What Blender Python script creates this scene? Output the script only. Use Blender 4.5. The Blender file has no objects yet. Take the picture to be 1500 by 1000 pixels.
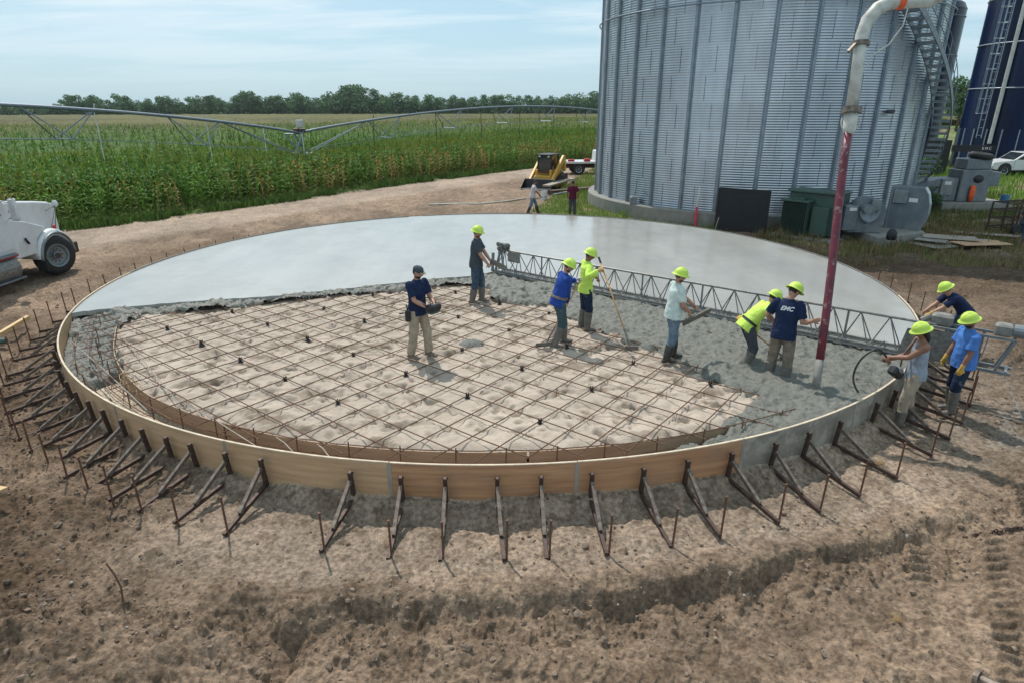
import bpy, math, random
import numpy as np
from mathutils import Vector, Matrix

rnd = random.Random(7)
R = math.radians
sc = bpy.context.scene
col = sc.collection

# ---------------------------------------------------------------- camera
CAM_H, CAM_F, CAM_P = 4.85, 910.0, R(20.5)
cd = bpy.data.cameras.new('camera'); cam = bpy.data.objects.new('camera', cd); col.objects.link(cam)
cd.sensor_width = 36.0; cd.lens = CAM_F / 1500 * 36.0; cd.clip_end = 6000; cd.clip_start = 0.1
cam.location = (0, 0, CAM_H); cam.rotation_euler = (R(90) - CAM_P, 0, 0)
sc.camera = cam
# ---------------------------------------------------------------- light
SUN_EL, SUN_AZ = R(57), R(-27)
sund = bpy.data.lights.new('sun', 'SUN'); sund.energy = 3.9; sund.angle = R(0.6); sund.color = (1, .955, .89)
sun = bpy.data.objects.new('sun', sund); col.objects.link(sun)
sv = Vector((math.sin(SUN_AZ) * math.cos(SUN_EL), math.cos(SUN_AZ) * math.cos(SUN_EL), math.sin(SUN_EL)))
sun.rotation_euler = sv.to_track_quat('Z', 'Y').to_euler(); sun.location = sv * 60
w = bpy.data.worlds.new('World'); sc.world = w; w.use_nodes = True
nt = w.node_tree; N = nt.nodes; L = nt.links
bg = N['Background']; sky = N.new('ShaderNodeTexSky'); sky.sky_type = 'NISHITA'; sky.sun_disc = False
sky.sun_elevation = SUN_EL; sky.sun_rotation = SUN_AZ; sky.air_density = 1.0; sky.dust_density = 1.6; sky.ozone_density = 1.4
tc = N.new('ShaderNodeTexCoord'); sep = N.new('ShaderNodeSeparateXYZ'); L.new(tc.outputs['Generated'], sep.inputs[0])
def mth(op, a, b=None, c=None, clamp=False):
    n = N.new('ShaderNodeMath'); n.operation = op; n.use_clamp = clamp
    for i, v in enumerate((a, b, c)):
        if v is None: continue
        if isinstance(v, (int, float)): n.inputs[i].default_value = v
        else: L.new(v, n.inputs[i])
    return n.outputs[0]
zc = mth('ADD', mth('MAXIMUM', sep.outputs[2], 0.0), 0.10)
cmb = N.new('ShaderNodeCombineXYZ'); L.new(mth('DIVIDE', sep.outputs[0], zc), cmb.inputs[0]); L.new(mth('DIVIDE', sep.outputs[1], zc), cmb.inputs[1])
def nz(scale, det, rough, vec, dist=0.0):
    n = N.new('ShaderNodeTexNoise'); n.inputs['Scale'].default_value = scale; n.inputs['Detail'].default_value = det
    n.inputs['Roughness'].default_value = rough; n.inputs['Distortion'].default_value = dist; L.new(vec, n.inputs['Vector']); return n.outputs['Fac']
mpn = N.new('ShaderNodeMapping'); mpn.inputs['Scale'].default_value = (1.0, 2.4, 1); mpn.inputs['Location'].default_value = (3.1, 1.7, 0); L.new(cmb.outputs[0], mpn.inputs['Vector'])
cl = nz(0.55, 9, .58, mpn.outputs[0], .5)
cf = mth('MULTIPLY_ADD', cl, 4.4, -1.75, clamp=True)
hz_ = mth('MULTIPLY_ADD', sep.outputs[2], 7.0, -0.10, clamp=True)
cf = mth('MULTIPLY', cf, hz_)
cf = mth('MULTIPLY', cf, .85)
mx = N.new('ShaderNodeMixRGB'); L.new(cf, mx.inputs[0]); L.new(sky.outputs[0], mx.inputs[1]); mx.inputs[2].default_value = (6.6, 7.2, 7.5, 1)
# thin high haze that lifts the whole sky a little
mx0 = N.new('ShaderNodeMixRGB'); mx0.inputs[0].default_value = .72; L.new(sky.outputs[0], mx0.inputs[1]); mx0.inputs[2].default_value = (3.15, 5.05, 6.15, 1)
L.new(mx0.outputs[0], mx.inputs[1])
L.new(mx.outputs[0], bg.inputs[0]); bg.inputs[1].default_value = 0.14
sc.view_settings.view_transform = 'Standard'; sc.view_settings.look = 'None'; sc.view_settings.exposure = 0.0; sc.view_settings.gamma = 1.0
sc.cycles.max_bounces = 6; sc.cycles.diffuse_bounces = 3; sc.cycles.glossy_bounces = 3; sc.cycles.transparent_max_bounces = 8

# ---------------------------------------------------------------- helpers
def at(px, py, z=0.0):
    """ground point (at height z) seen at photo pixel px,py"""
    x = px - 750; y = 500 - py
    Y = CAM_F * math.cos(CAM_P) + y * math.sin(CAM_P); Z = -CAM_F * math.sin(CAM_P) + y * math.cos(CAM_P)
    t = (z - CAM_H) / Z
    return Vector((x * t, Y * t, z))
def atd(px, py, Yd):
    x = px - 750; y = 500 - py
    Y = CAM_F * math.cos(CAM_P) + y * math.sin(CAM_P); Z = -CAM_F * math.sin(CAM_P) + y * math.cos(CAM_P)
    t = Yd / Y
    return Vector((x * t, Yd, CAM_H + Z * t))
SC = np.array([-.448, 17.16]); SR = 10.22        # slab centre and radius
def spt(deg, r, z=0.0):                          # polar point round the slab, 0 = nearest the camera
    a = R(deg); return Vector((SC[0] + r * math.sin(a), SC[1] - r * math.cos(a), z))

def material(name, color, rough=.7, metal=0.0, var=.12, scale=6.0, bump=0.0, bscale=40.0, color2=None, spec=.5, stretch=(1, 1, 1), attr=None, transl=0.0, coat=0.0, detail=5, vr=0.0, thr=None, stain=None):
    m = bpy.data.materials.new(name); m.use_nodes = True; n = m.node_tree.nodes; l = m.node_tree.links
    b = n['Principled BSDF']; b.inputs['Roughness'].default_value = rough; b.inputs['Metallic'].default_value = metal
    b.inputs['Specular IOR Level'].default_value = spec; b.inputs['Coat Weight'].default_value = coat
    t = n.new('ShaderNodeTexCoord'); mp = n.new('ShaderNodeMapping'); mp.inputs['Scale'].default_value = stretch
    l.new(t.outputs['Object'], mp.inputs['Vector'])
    no = n.new('ShaderNodeTexNoise'); no.inputs['Scale'].default_value = scale; no.inputs['Detail'].default_value = detail; no.inputs['Roughness'].default_value = .6
    l.new(mp.outputs[0], no.inputs['Vector'])
    c = Vector(color[:3])
    c2 = Vector(color2[:3]) if color2 else c * (1 - 2 * var)
    ra = n.new('ShaderNodeValToRGB'); lo, hi = thr if thr else (.32, .68)
    ra.color_ramp.elements[0].position = lo; ra.color_ramp.elements[1].position = hi
    ca = c2 if color2 else c * (1 - var); cb = c if color2 else c * (1 + var)
    ra.color_ramp.elements[0].color = (*ca, 1); ra.color_ramp.elements[1].color = (*cb, 1)
    l.new(no.outputs['Fac'], ra.inputs[0]); out = ra.outputs[0]
    if attr:
        an = n.new('ShaderNodeAttribute'); an.attribute_name = attr
        mm = n.new('ShaderNodeMixRGB'); mm.blend_type = 'MULTIPLY'; mm.inputs[0].default_value = 1
        l.new(an.outputs['Color'], mm.inputs[1]); l.new(out, mm.inputs[2]); out = mm.outputs[0]
    if stain:                      # (colour, noise scale, ramp start, ramp end, amount)
        sn = n.new('ShaderNodeTexNoise'); sn.inputs['Scale'].default_value = stain[1]; sn.inputs['Detail'].default_value = 7; sn.inputs['Roughness'].default_value = .68
        l.new(t.outputs['Object'], sn.inputs['Vector']); sr = n.new('ShaderNodeMapRange'); sr.inputs[1].default_value = stain[2]; sr.inputs[2].default_value = stain[3]; sr.inputs[4].default_value = stain[4]
        l.new(sn.outputs['Fac'], sr.inputs[0]); sm = n.new('ShaderNodeMixRGB'); l.new(sr.outputs[0], sm.inputs[0]); l.new(out, sm.inputs[1]); sm.inputs[2].default_value = (*stain[0], 1); out = sm.outputs[0]
    l.new(out, b.inputs['Base Color'])
    if vr:
        mr = n.new('ShaderNodeMapRange'); mr.inputs[3].default_value = max(.03, rough - vr); mr.inputs[4].default_value = rough + vr
        l.new(no.outputs['Fac'], mr.inputs[0]); l.new(mr.outputs[0], b.inputs['Roughness'])
    if bump:
        nb = n.new('ShaderNodeTexNoise'); nb.inputs['Scale'].default_value = bscale; nb.inputs['Detail'].default_value = 6; nb.inputs['Roughness'].default_value = .65
        l.new(mp.outputs[0], nb.inputs['Vector'])
        bu = n.new('ShaderNodeBump'); bu.inputs['Strength'].default_value = 1; bu.inputs['Distance'].default_value = bump
        l.new(nb.outputs['Fac'], bu.inputs['Height']); l.new(bu.outputs[0], b.inputs['Normal'])
    if transl:
        tr = n.new('ShaderNodeBsdfTranslucent'); l.new(out, tr.inputs[0]); ms = n.new('ShaderNodeMixShader'); ms.inputs[0].default_value = transl
        l.new(b.outputs[0], ms.inputs[1]); l.new(tr.outputs[0], ms.inputs[2]); l.new(ms.outputs[0], n['Material Output'].inputs[0])
    return m

def tag(o, label=None, cat=None, group=None, kind=None):
    if label: o['label'] = label
    if cat: o['category'] = cat
    if group: o['group'] = group
    if kind: o['kind'] = kind
    return o
def empty(name, loc=(0, 0, 0), rz=0.0, label=None, cat=None, group=None):
    o = bpy.data.objects.new(name, None); col.objects.link(o); o.location = loc; o.rotation_euler = (0, 0, rz); o.empty_display_size = .2
    return tag(o, label, cat, group)
def children_map():
    d = {}
    for o in col.objects:
        if o.parent: d.setdefault(o.parent.name, []).append(o)
    return d
def copy_tree(o, parent=None, cm=None):
    cm = cm if cm is not None else children_map()
    c = o.copy(); col.objects.link(c)
    if parent: c.parent = parent
    for ch in cm.get(o.name, []): copy_tree(ch, c, cm)
    return c
def rawmesh(name, verts, faces, mat, parent=None, smooth=False, colors=None, attr='tint'):
    """verts (n,3) array, faces (m,3|4) array"""
    me = bpy.data.meshes.new(name); verts = np.ascontiguousarray(verts, dtype=np.float32); faces = np.ascontiguousarray(faces, dtype=np.int32)
    me.vertices.add(len(verts)); me.vertices.foreach_set('co', verts.ravel())
    k = faces.shape[1]; me.loops.add(faces.size); me.loops.foreach_set('vertex_index', faces.ravel())
    me.polygons.add(len(faces)); me.polygons.foreach_set('loop_start', np.arange(0, faces.size, k, dtype=np.int32))
    me.polygons.foreach_set('use_smooth', np.full(len(faces), smooth))
    me.update(calc_edges=True); me.validate()
    if colors is not None:
        a = me.attributes.new(attr, 'FLOAT_COLOR', 'POINT'); cc = np.ones((len(verts), 4), np.float32); cc[:, :3] = colors; a.data.foreach_set('color', cc.ravel())
    me.materials.append(mat); o = bpy.data.objects.new(name, me); col.objects.link(o)
    if parent: o.parent = parent
    return o

def basis(d, ref=None):
    d = Vector(d).normalized()
    if ref is None: ref = Vector((0, 0, 1)) if abs(d.z) < .95 else Vector((1, 0, 0))
    u = Vector(ref) - d * d.dot(ref)
    if u.length < 1e-5: u = Vector((1, 0, 0)) - d * d.x
    if u.length < 1e-5: u = Vector((0, 1, 0))
    u.normalize(); return u, d.cross(u).normalized(), d
class MB:
    def __init__(s): s.v = []; s.f = []
    def add(s, vs, fs):
        b = len(s.v); s.v += [tuple(x) for x in vs]; s.f += [tuple(i + b for i in f) for f in fs]; return s
    def box(s, c, size, rot=None, taper=1.0):
        x, y, z = [q / 2 for q in size]; t = taper
        vs = [Vector(p) for p in ((-x, -y, -z), (x, -y, -z), (x, y, -z), (-x, y, -z), (-x * t, -y * t, z), (x * t, -y * t, z), (x * t, y * t, z), (-x * t, y * t, z))]
        if rot is not None: vs = [rot @ p for p in vs]
        c = Vector(c); return s.add([p + c for p in vs], [(3, 2, 1, 0), (4, 5, 6, 7), (0, 1, 5, 4), (1, 2, 6, 5), (2, 3, 7, 6), (3, 0, 4, 7)])
    def rbox(s, c, size, b=.02, rot=None):          # box with chamfered edges
        x, y, z = [q / 2 for q in size]; b = min(b, x * .9, y * .9, z * .9); vs = []
        prof = [(-z, b), (-z + b, 0), (z - b, 0), (z, b)]
        for zz, i in prof:
            X, Y = x - i, y - i; k = b
            for p in ((-X + k, -Y), (X - k, -Y), (X, -Y + k), (X, Y - k), (X - k, Y), (-X + k, Y), (-X, Y - k), (-X, -Y + k)): vs.append(Vector((p[0], p[1], zz)))
        if rot is not None: vs = [rot @ p for p in vs]
        c = Vector(c); fs = [tuple(range(7, -1, -1)), tuple(range(24, 32))]
        for r_ in range(3):
            for k in range(8): a = r_ * 8 + k; d = r_ * 8 + (k + 1) % 8; fs.append((a, d, d + 8, a + 8))
        return s.add([p + c for p in vs], fs)
    def bar(s, p0, p1, w_, h_, ref=(0, 0, 1)):
        p0 = Vector(p0); p1 = Vector(p1); u, v, d = basis(p1 - p0, ref); vs = []
        for p in (p0, p1):
            for a, b in ((-1, -1), (1, -1), (1, 1), (-1, 1)): vs.append(p + v * a * w_ / 2 + u * b * h_ / 2)
        return s.add(vs, [(3, 2, 1, 0), (4, 5, 6, 7), (0, 1, 5, 4), (1, 2, 6, 5), (2, 3, 7, 6), (3, 0, 4, 7)])
    def tube(s, pts, r, n=8, cap=True):
        pts = [Vector(p) for p in pts]; m = len(pts); rs = r if isinstance(r, (list, tuple)) else [r] * m; vs = []; u = None
        for i, p in enumerate(pts):
            t = (pts[min(i + 1, m - 1)] - pts[max(i - 1, 0)])
            if t.length < 1e-9: t = Vector((0, 0, 1))
            u, v, t = basis(t, u)
            for k in range(n): a = 2 * math.pi * k / n; vs.append(p + (u * math.cos(a) + v * math.sin(a)) * rs[i])
        fs = []
        for i in range(m - 1):
            for k in range(n): a = i * n + k; b = i * n + (k + 1) % n; fs.append((a, b, b + n, a + n))
        if cap: fs += [tuple(range(n - 1, -1, -1)), tuple(range((m - 1) * n, m * n))]
        return s.add(vs, fs)
    def loft(s, rings, ref=(1, 0, 0), n=14, up=None):
        """rings: (centre, rx, ry); rx along ref, ry across"""
        m = len(rings); vs = []
        for i, (p, rx, ry) in enumerate(rings):
            t = Vector(rings[min(i + 1, m - 1)][0]) - Vector(rings[max(i - 1, 0)][0]) if up is None else Vector(up)
            u, v, t = basis(t, ref)
            for k in range(n): a = 2 * math.pi * k / n; vs.append(Vector(p) + u * rx * math.cos(a) + v * ry * math.sin(a))
        fs = []
        for i in range(m - 1):
            for k in range(n): a = i * n + k; b = i * n + (k + 1) % n; fs.append((a, b, b + n, a + n))
        fs += [tuple(range(n - 1, -1, -1)), tuple(range((m - 1) * n, m * n))]
        return s.add(vs, fs)
    def ball(s, c, r, n=10, m=7, sx=1, sy=1, sz=1, rot=None):
        vs = []; c = Vector(c)
        for j in range(m + 1):
            ph = math.pi * j / m
            for k in range(n):
                a = 2 * math.pi * k / n; p = Vector((r * sx * math.sin(ph) * math.cos(a), r * sy * math.sin(ph) * math.sin(a), r * sz * math.cos(ph)))
                vs.append(c + (rot @ p if rot is not None else p))
        fs = []
        for j in range(m):
            for k in range(n): a = j * n + k; b = j * n + (k + 1) % n; fs.append((a, a + n, b + n, b))
        return s.add(vs, fs)
    def lathe(s, prof, n=24, c=(0, 0, 0), sx=1, sy=1, M=None, a0=0, a1=360):
        vs = []; c = Vector(c); full = abs(a1 - a0) >= 359.9; nn = n if full else n + 1
        for r_, z in prof:
            for k in range(nn):
                a = R(a0 + (a1 - a0) * k / n); p = Vector((r_ * sx * math.cos(a), r_ * sy * math.sin(a), z))
                vs.append((M @ p if M is not None else p) + c)
        fs = []
        for i in range(len(prof) - 1):
            for k in range(n if full else n): a = i * nn + k; b = i * nn + (k + 1) % nn; fs.append((a, b, b + nn, a + nn))
        return s.add(vs, fs)
    def prism(s, poly, y0, y1, axis='y'):       # polygon in x,z extruded in y
        n = len(poly); f = (lambda a, b, c: (a, c, b)) if axis == 'y' else (lambda a, b, c: (a, b, c)) if axis == 'z' else (lambda a, b, c: (c, a, b))
        vs = [f(a, b, y0) for a, b in poly] + [f(a, b, y1) for a, b in poly]
        return s.add(vs, [tuple(range(n)), tuple(range(2 * n - 1, n - 1, -1))] + [(i, i + n, (i + 1) % n + n, (i + 1) % n) for i in range(n)])
    def build(s, name, mat, parent=None, smooth=False, bevel=0, loc=None):
        me = bpy.data.meshes.new(name); me.from_pydata(s.v, [], s.f); me.materials.append(mat)
        import bmesh
        bm = bmesh.new(); bm.from_mesh(me); bmesh.ops.recalc_face_normals(bm, faces=bm.faces); bm.to_mesh(me); bm.free()
        if smooth:
            me.polygons.foreach_set('use_smooth', [True] * len(me.polygons))
        o = bpy.data.objects.new(name, me); col.objects.link(o)
        if parent: o.parent = parent
        if loc is not None: o.location = loc
        if bevel:
            b = o.modifiers.new('bevel', 'BEVEL'); b.width = bevel; b.segments = 2; b.limit_method = 'ANGLE'
        return o

# numpy value noise
def vnoise(x, y, seed=0):
    xi = np.floor(x).astype(np.int64); yi = np.floor(y).astype(np.int64); fx = x - xi; fy = y - yi
    fx = fx * fx * (3 - 2 * fx); fy = fy * fy * (3 - 2 * fy)
    def h(a, b):
        n = (a * 374761393 + b * 668265263 + seed * 974711) & 0xffffffff
        n = ((n ^ (n >> 13)) * 1274126177) & 0xffffffff; n = n ^ (n >> 16)
        return (n & 0xffff) / 65535.0
    return (h(xi, yi) * (1 - fx) + h(xi + 1, yi) * fx) * (1 - fy) + (h(xi, yi + 1) * (1 - fx) + h(xi + 1, yi + 1) * fx) * fy - .5
def fbm(x, y, f=1.0, oc=4, gain=.5, seed=0):
    o = 0; a = 1.0
    for i in range(oc):
        c, s_ = math.cos(i * 1.3), math.sin(i * 1.3)
        o = o + a * vnoise((x * c - y * s_) * f, (x * s_ + y * c) * f, seed + i * 17); a *= gain; f *= 2.03
    return o
def sst(a, b, x): t = np.clip((x - a) / (b - a), 0, 1); return t * t * (3 - 2 * t)
def polydist(X, Y, pts):
    d = np.full(X.shape, 1e9)
    for (x0, y0), (x1, y1) in zip(pts[:-1], pts[1:]):
        dx, dy = x1 - x0, y1 - y0; t = np.clip(((X - x0) * dx + (Y - y0) * dy) / (dx * dx + dy * dy + 1e-12), 0, 1)
        d = np.minimum(d, np.hypot(X - x0 - t * dx, Y - y0 - t * dy))
    return d
def inpoly(X, Y, P):
    r_ = np.zeros(X.shape, bool); n = len(P)
    for i in range(n):
        x0, y0 = P[i]; x1, y1 = P[(i + 1) % n]
        if y0 == y1: continue
        r_ ^= ((y0 > Y) != (y1 > Y)) & (X < (x1 - x0) * (Y - y0) / (y1 - y0) + x0)
    return r_

# ---------------------------------------------------------------- materials
M = {}
M['dirt'] = material('dirt', (1, 1, 1), .95, var=.34, scale=17, bump=.030, bscale=30, attr='tint', spec=.2, detail=12, thr=(.38, .62))
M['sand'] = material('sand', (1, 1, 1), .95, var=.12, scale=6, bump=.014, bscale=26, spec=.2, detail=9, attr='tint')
M['wet'] = material('wet_concrete', (.36, .352, .325), .17, var=.13, scale=.45, bump=.0016, bscale=1.8, spec=.85, vr=.09, stretch=(1.5, .5, 1), detail=8, stain=((.27, .262, .24), .55, .46, .72, .7))
M['rough'] = material('rough_concrete', (.158, .158, .135), .42, var=.25, scale=9, bump=.030, bscale=30, spec=.4, detail=9)
M['oldconc'] = material('cured_concrete', (.23, .225, .20), .85, var=.15, scale=3, bump=.004, bscale=40)
M['ply_tan'] = material('plywood_tan', (.56, .36, .205), .7, scale=1.2, color2=(.42, .255, .14), stretch=(1, 1, 16), bump=.001, bscale=6, stain=((.27, .20, .14), 2.2, .55, .70, .5))
M['ply_orange'] = material('plywood_orange', (.53, .285, .145), .65, scale=1.0, color2=(.33, .165, .085), stretch=(1, 1, 16), bump=.001, bscale=6, stain=((.28, .19, .13), 1.8, .54, .70, .5))
M['ply_grey'] = material('plywood_grey', (.27, .245, .205), .8, scale=2.0, color2=(.17, .155, .13), stretch=(1, 1, 3), bump=.002, bscale=8, stain=((.36, .325, .27), 3.5, .50, .60, .8))
M['ply_edge'] = material('plywood_edge', (.55, .45, .33), .8, var=.2, scale=8)
M['inner_ply'] = material('inner_plywood', (.44, .32, .22), .8, scale=1.2, color2=(.33, .235, .155), stretch=(1, 1, 12), bump=.001, bscale=6)
M['rust'] = material('rusty_steel', (.13, .062, .038), .75, var=.4, scale=30, metal=.2)
M['rebar'] = material('rebar_rust', (.125, .066, .040), .8, var=.35, scale=20)
M['brace'] = material('brace_steel', (.075, .048, .038), .6, var=.4, scale=18, metal=.3, spec=.4)
M['kicker'] = material('kicker_steel', (.24, .20, .165), .55, var=.35, scale=14, metal=.45, color2=(.09, .06, .045))
M['black'] = material('black_plastic', (.012, .012, .014), .5, var=.2)
M['darkrub'] = material('rubber', (.022, .021, .021), .75, var=.25, scale=12, bump=.002)
M['galv'] = material('galvanised', (.50, .545, .60), .40, metal=.85, var=.10, scale=2.2, vr=.08, detail=8)
M['galv_rib'] = material('galvanised_rib', (.23, .265, .30), .5, metal=.6, var=.15, scale=3)
M['galv_dull'] = material('galvanised_dull', (.21, .235, .25), .5, metal=.55, var=.2, scale=5, stain=((.26, .24, .21), 6, .5, .64, .7))
M['alu'] = material('spattered_aluminium', (.27, .265, .25), .5, metal=.4, scale=16, color2=(.13, .125, .115), bump=.002)
M['navysteel'] = material('navy_enamel', (.004, .012, .048), .30, var=.3, scale=.8, spec=.32, stretch=(1, 1, .2))
M['paleband'] = material('pale_band', (.30, .36, .42), .5, metal=.4)
M['white'] = material('white_paint', (.66, .67, .67), .35, var=.06, scale=3, coat=.2, stain=((.40, .36, .31), 1.6, .48, .74, .55))
M['dirtywhite'] = material('dusty_white', (.56, .56, .54), .5, scale=3, color2=(.40, .385, .35), thr=(.25, .7))
M['pipe'] = material('worn_white_pipe', (.55, .52, .46), .5, scale=7, color2=(.36, .33, .28), thr=(.28, .6))
M['hose'] = material('red_rubber_hose', (.17, .022, .038), .45, scale=5, color2=(.09, .016, .028), bump=.003, bscale=14, spec=.4, stain=((.33, .25, .23), 8, .55, .66, .7))
M['hosedirty'] = material('cement_coated_hose', (.20, .19, .17), .7, var=.25, scale=10)
M['glass'] = material('dark_glass', (.02, .028, .032), .06, var=.1, spec=.8)
M['yellow'] = material('machine_yellow', (.62, .35, .055), .42, var=.12, scale=6)
M['green'] = material('transformer_green', (.045, .085, .065), .5, var=.15, scale=3)
M['screenblk'] = material('black_mesh_panel', (.013, .014, .017), .7, var=.3, scale=6)
M['fangrey'] = material('fan_grey', (.15, .175, .20), .45, var=.15, scale=3, metal=.3, stain=((.27, .25, .22), 2.5, .5, .68, .6))
M['orange'] = material('orange_vest', (.75, .10, .02), .7)
M['blue'] = material('blue_paint', (.05, .17, .33), .5, var=.2)
M['red'] = material('red_paint', (.5, .03, .03), .5)
M['pink'] = material('pink_red_marker', (.62, .06, .09), .6)
M['hiviz'] = material('hiviz_plastic', (.60, .79, .12), .42, var=.06, scale=9, spec=.35, transl=.10, stain=((.42, .42, .36), 14, .60, .66, .6))
M['skin'] = material('skin', (.40, .215, .145), .55, var=.08, scale=12)
M['skin_d'] = material('skin_tanned', (.25, .12, .075), .55, var=.08, scale=12)
M['hair'] = material('dark_hair', (.018, .013, .011), .7, var=.3, scale=40)
M['hair_r'] = material('brown_hair', (.10, .045, .025), .7, var=.3, scale=40)
def cloth(n, c, v=.12): M[n] = material(n, c, .9, var=v, scale=9, bump=.006, bscale=20, spec=.15, stain=((.24, .23, .21), 7, .60, .68, .65) if n in ('jean', 'jean_d', 'jean_l', 'tealjean', 'khaki', 'khaki_d', 'slate', 'tee_white', 'charcoal') else ((.3, .29, .26), 9, .66, .71, .5))
cloth('navy', (.016, .026, .065)); cloth('charcoal', (.055, .072, .085)); cloth('royal', (.022, .060, .27)); cloth('neon', (.58, .80, .14), .08); cloth('tee_white', (.52, .60, .57), .14)
cloth('tank', (.26, .29, .34)); cloth('tee_blue', (.075, .19, .50)); cloth('khaki', (.34, .28, .21), .2); cloth('khaki_d', (.20, .165, .13), .3); cloth('jean', (.050, .080, .115), .35); cloth('jean_l', (.125, .18, .235), .3); cloth('jean_d', (.020, .032, .060), .4)
cloth('slate', (.06, .065, .08)); cloth('maroon', (.085, .012, .03)); cloth('shirt_pale', (.50, .46, .47)); cloth('tealjean', (.05, .085, .095))
M['boot'] = material('muddy_rubber_boots', (.17, .155, .13), .6, scale=9, color2=(.085, .08, .07), bump=.003)
M['boot_b'] = material('black_rubber_boots', (.03, .03, .03), .5, scale=9, color2=(.10, .095, .085), thr=(.3, .5))
M['shoe'] = material('dusty_shoes', (.16, .125, .10), .8, var=.2)
M['glove_y'] = material('yellow_gloves', (.55, .33, .06), .8, var=.2, scale=20)
M['glove_w'] = material('white_gloves', (.5, .5, .48), .8, var=.15)
M['wood'] = material('wood_handle', (.52, .30, .11), .6, scale=3, color2=(.36, .20, .08), stretch=(1, 1, 8))
M['lath'] = material('weathered_board', (.38, .33, .27), .8, scale=3, color2=(.24, .205, .17), stretch=(1, 6, 1))
M['newwood'] = material('fresh_lumber', (.62, .44, .22), .7, scale=3, color2=(.5, .34, .16))
M['leaf'] = material('corn_leaf', (1, 1, 1), .58, var=.12, scale=8, attr='tint', transl=.30, spec=.10)
M['tree'] = material('tree_leaf', (1, 1, 1), .6, var=.25, scale=.25, attr='tint', transl=.22, spec=.2)
M['grass'] = material('grass_blade', (1, 1, 1), .6, var=.2, scale=3, attr='tint', transl=.3, spec=.2)
M['bark'] = material('bark', (.12, .09, .065), .9, var=.3, scale=3)

# ---------------------------------------------------------------- ground
CREST = [(-6, 5.6), (-3.4, 5.35), (-2.22, 5.13), (-1.84, 5.32), (-1.4, 5.37), (-.37, 5.35), (.07, 5.47), (.75, 5.47), (1.13, 5.53), (1.93, 5.69), (2.58, 5.8), (3.47, 6.04), (4.45, 6.35), (5.48, 6.77), (7.5, 7.6), (12, 9)]
FIELD = [(-60, -35), (-34, 6), (-24.0, 20.5), (-19.03, 26.86), (-17.09, 28.94), (-15.04, 31.79), (-11.86, 36.63), (-8.37, 42.7), (-4.28, 48.42), (1.03, 55.84), (7.94, 62.5), (30, 85), (120, 190)]
cx_ = np.array([p[0] for p in CREST]); cy_ = np.array([p[1] for p in CREST])
fx_ = np.array([p[0] for p in FIELD]); fy_ = np.array([p[1] for p in FIELD])
def field_side(X, Y): return Y - np.interp(X, fx_, fy_)       # > 0 : on the field's side
def lanes(X, Y, p0, p1, width, pitch, slant=.25):
    dx, dy = p1[0] - p0[0], p1[1] - p0[1]; Ln = math.hypot(dx, dy); ux, uy = dx / Ln, dy / Ln
    s_ = (X - p0[0]) * ux + (Y - p0[1]) * uy; t = -(X - p0[0]) * uy + (Y - p0[1]) * ux
    m = sst(width / 2 + .03, width / 2 - .03, np.abs(t)) * sst(-.1, .1, s_) * sst(Ln + .1, Ln - .1, s_)
    ph = (s_ + np.abs(t) * slant * 2 + .02 * vnoise(X * 5, Y * 5, 9)) / pitch; ph = ph - np.floor(ph)
    m = m * sst(-.55, -.05, fbm(X, Y, 1.1, 2, .5, 31))
    return m, m * (np.exp(-((ph - .5) / .16) ** 2) - .2)
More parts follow.
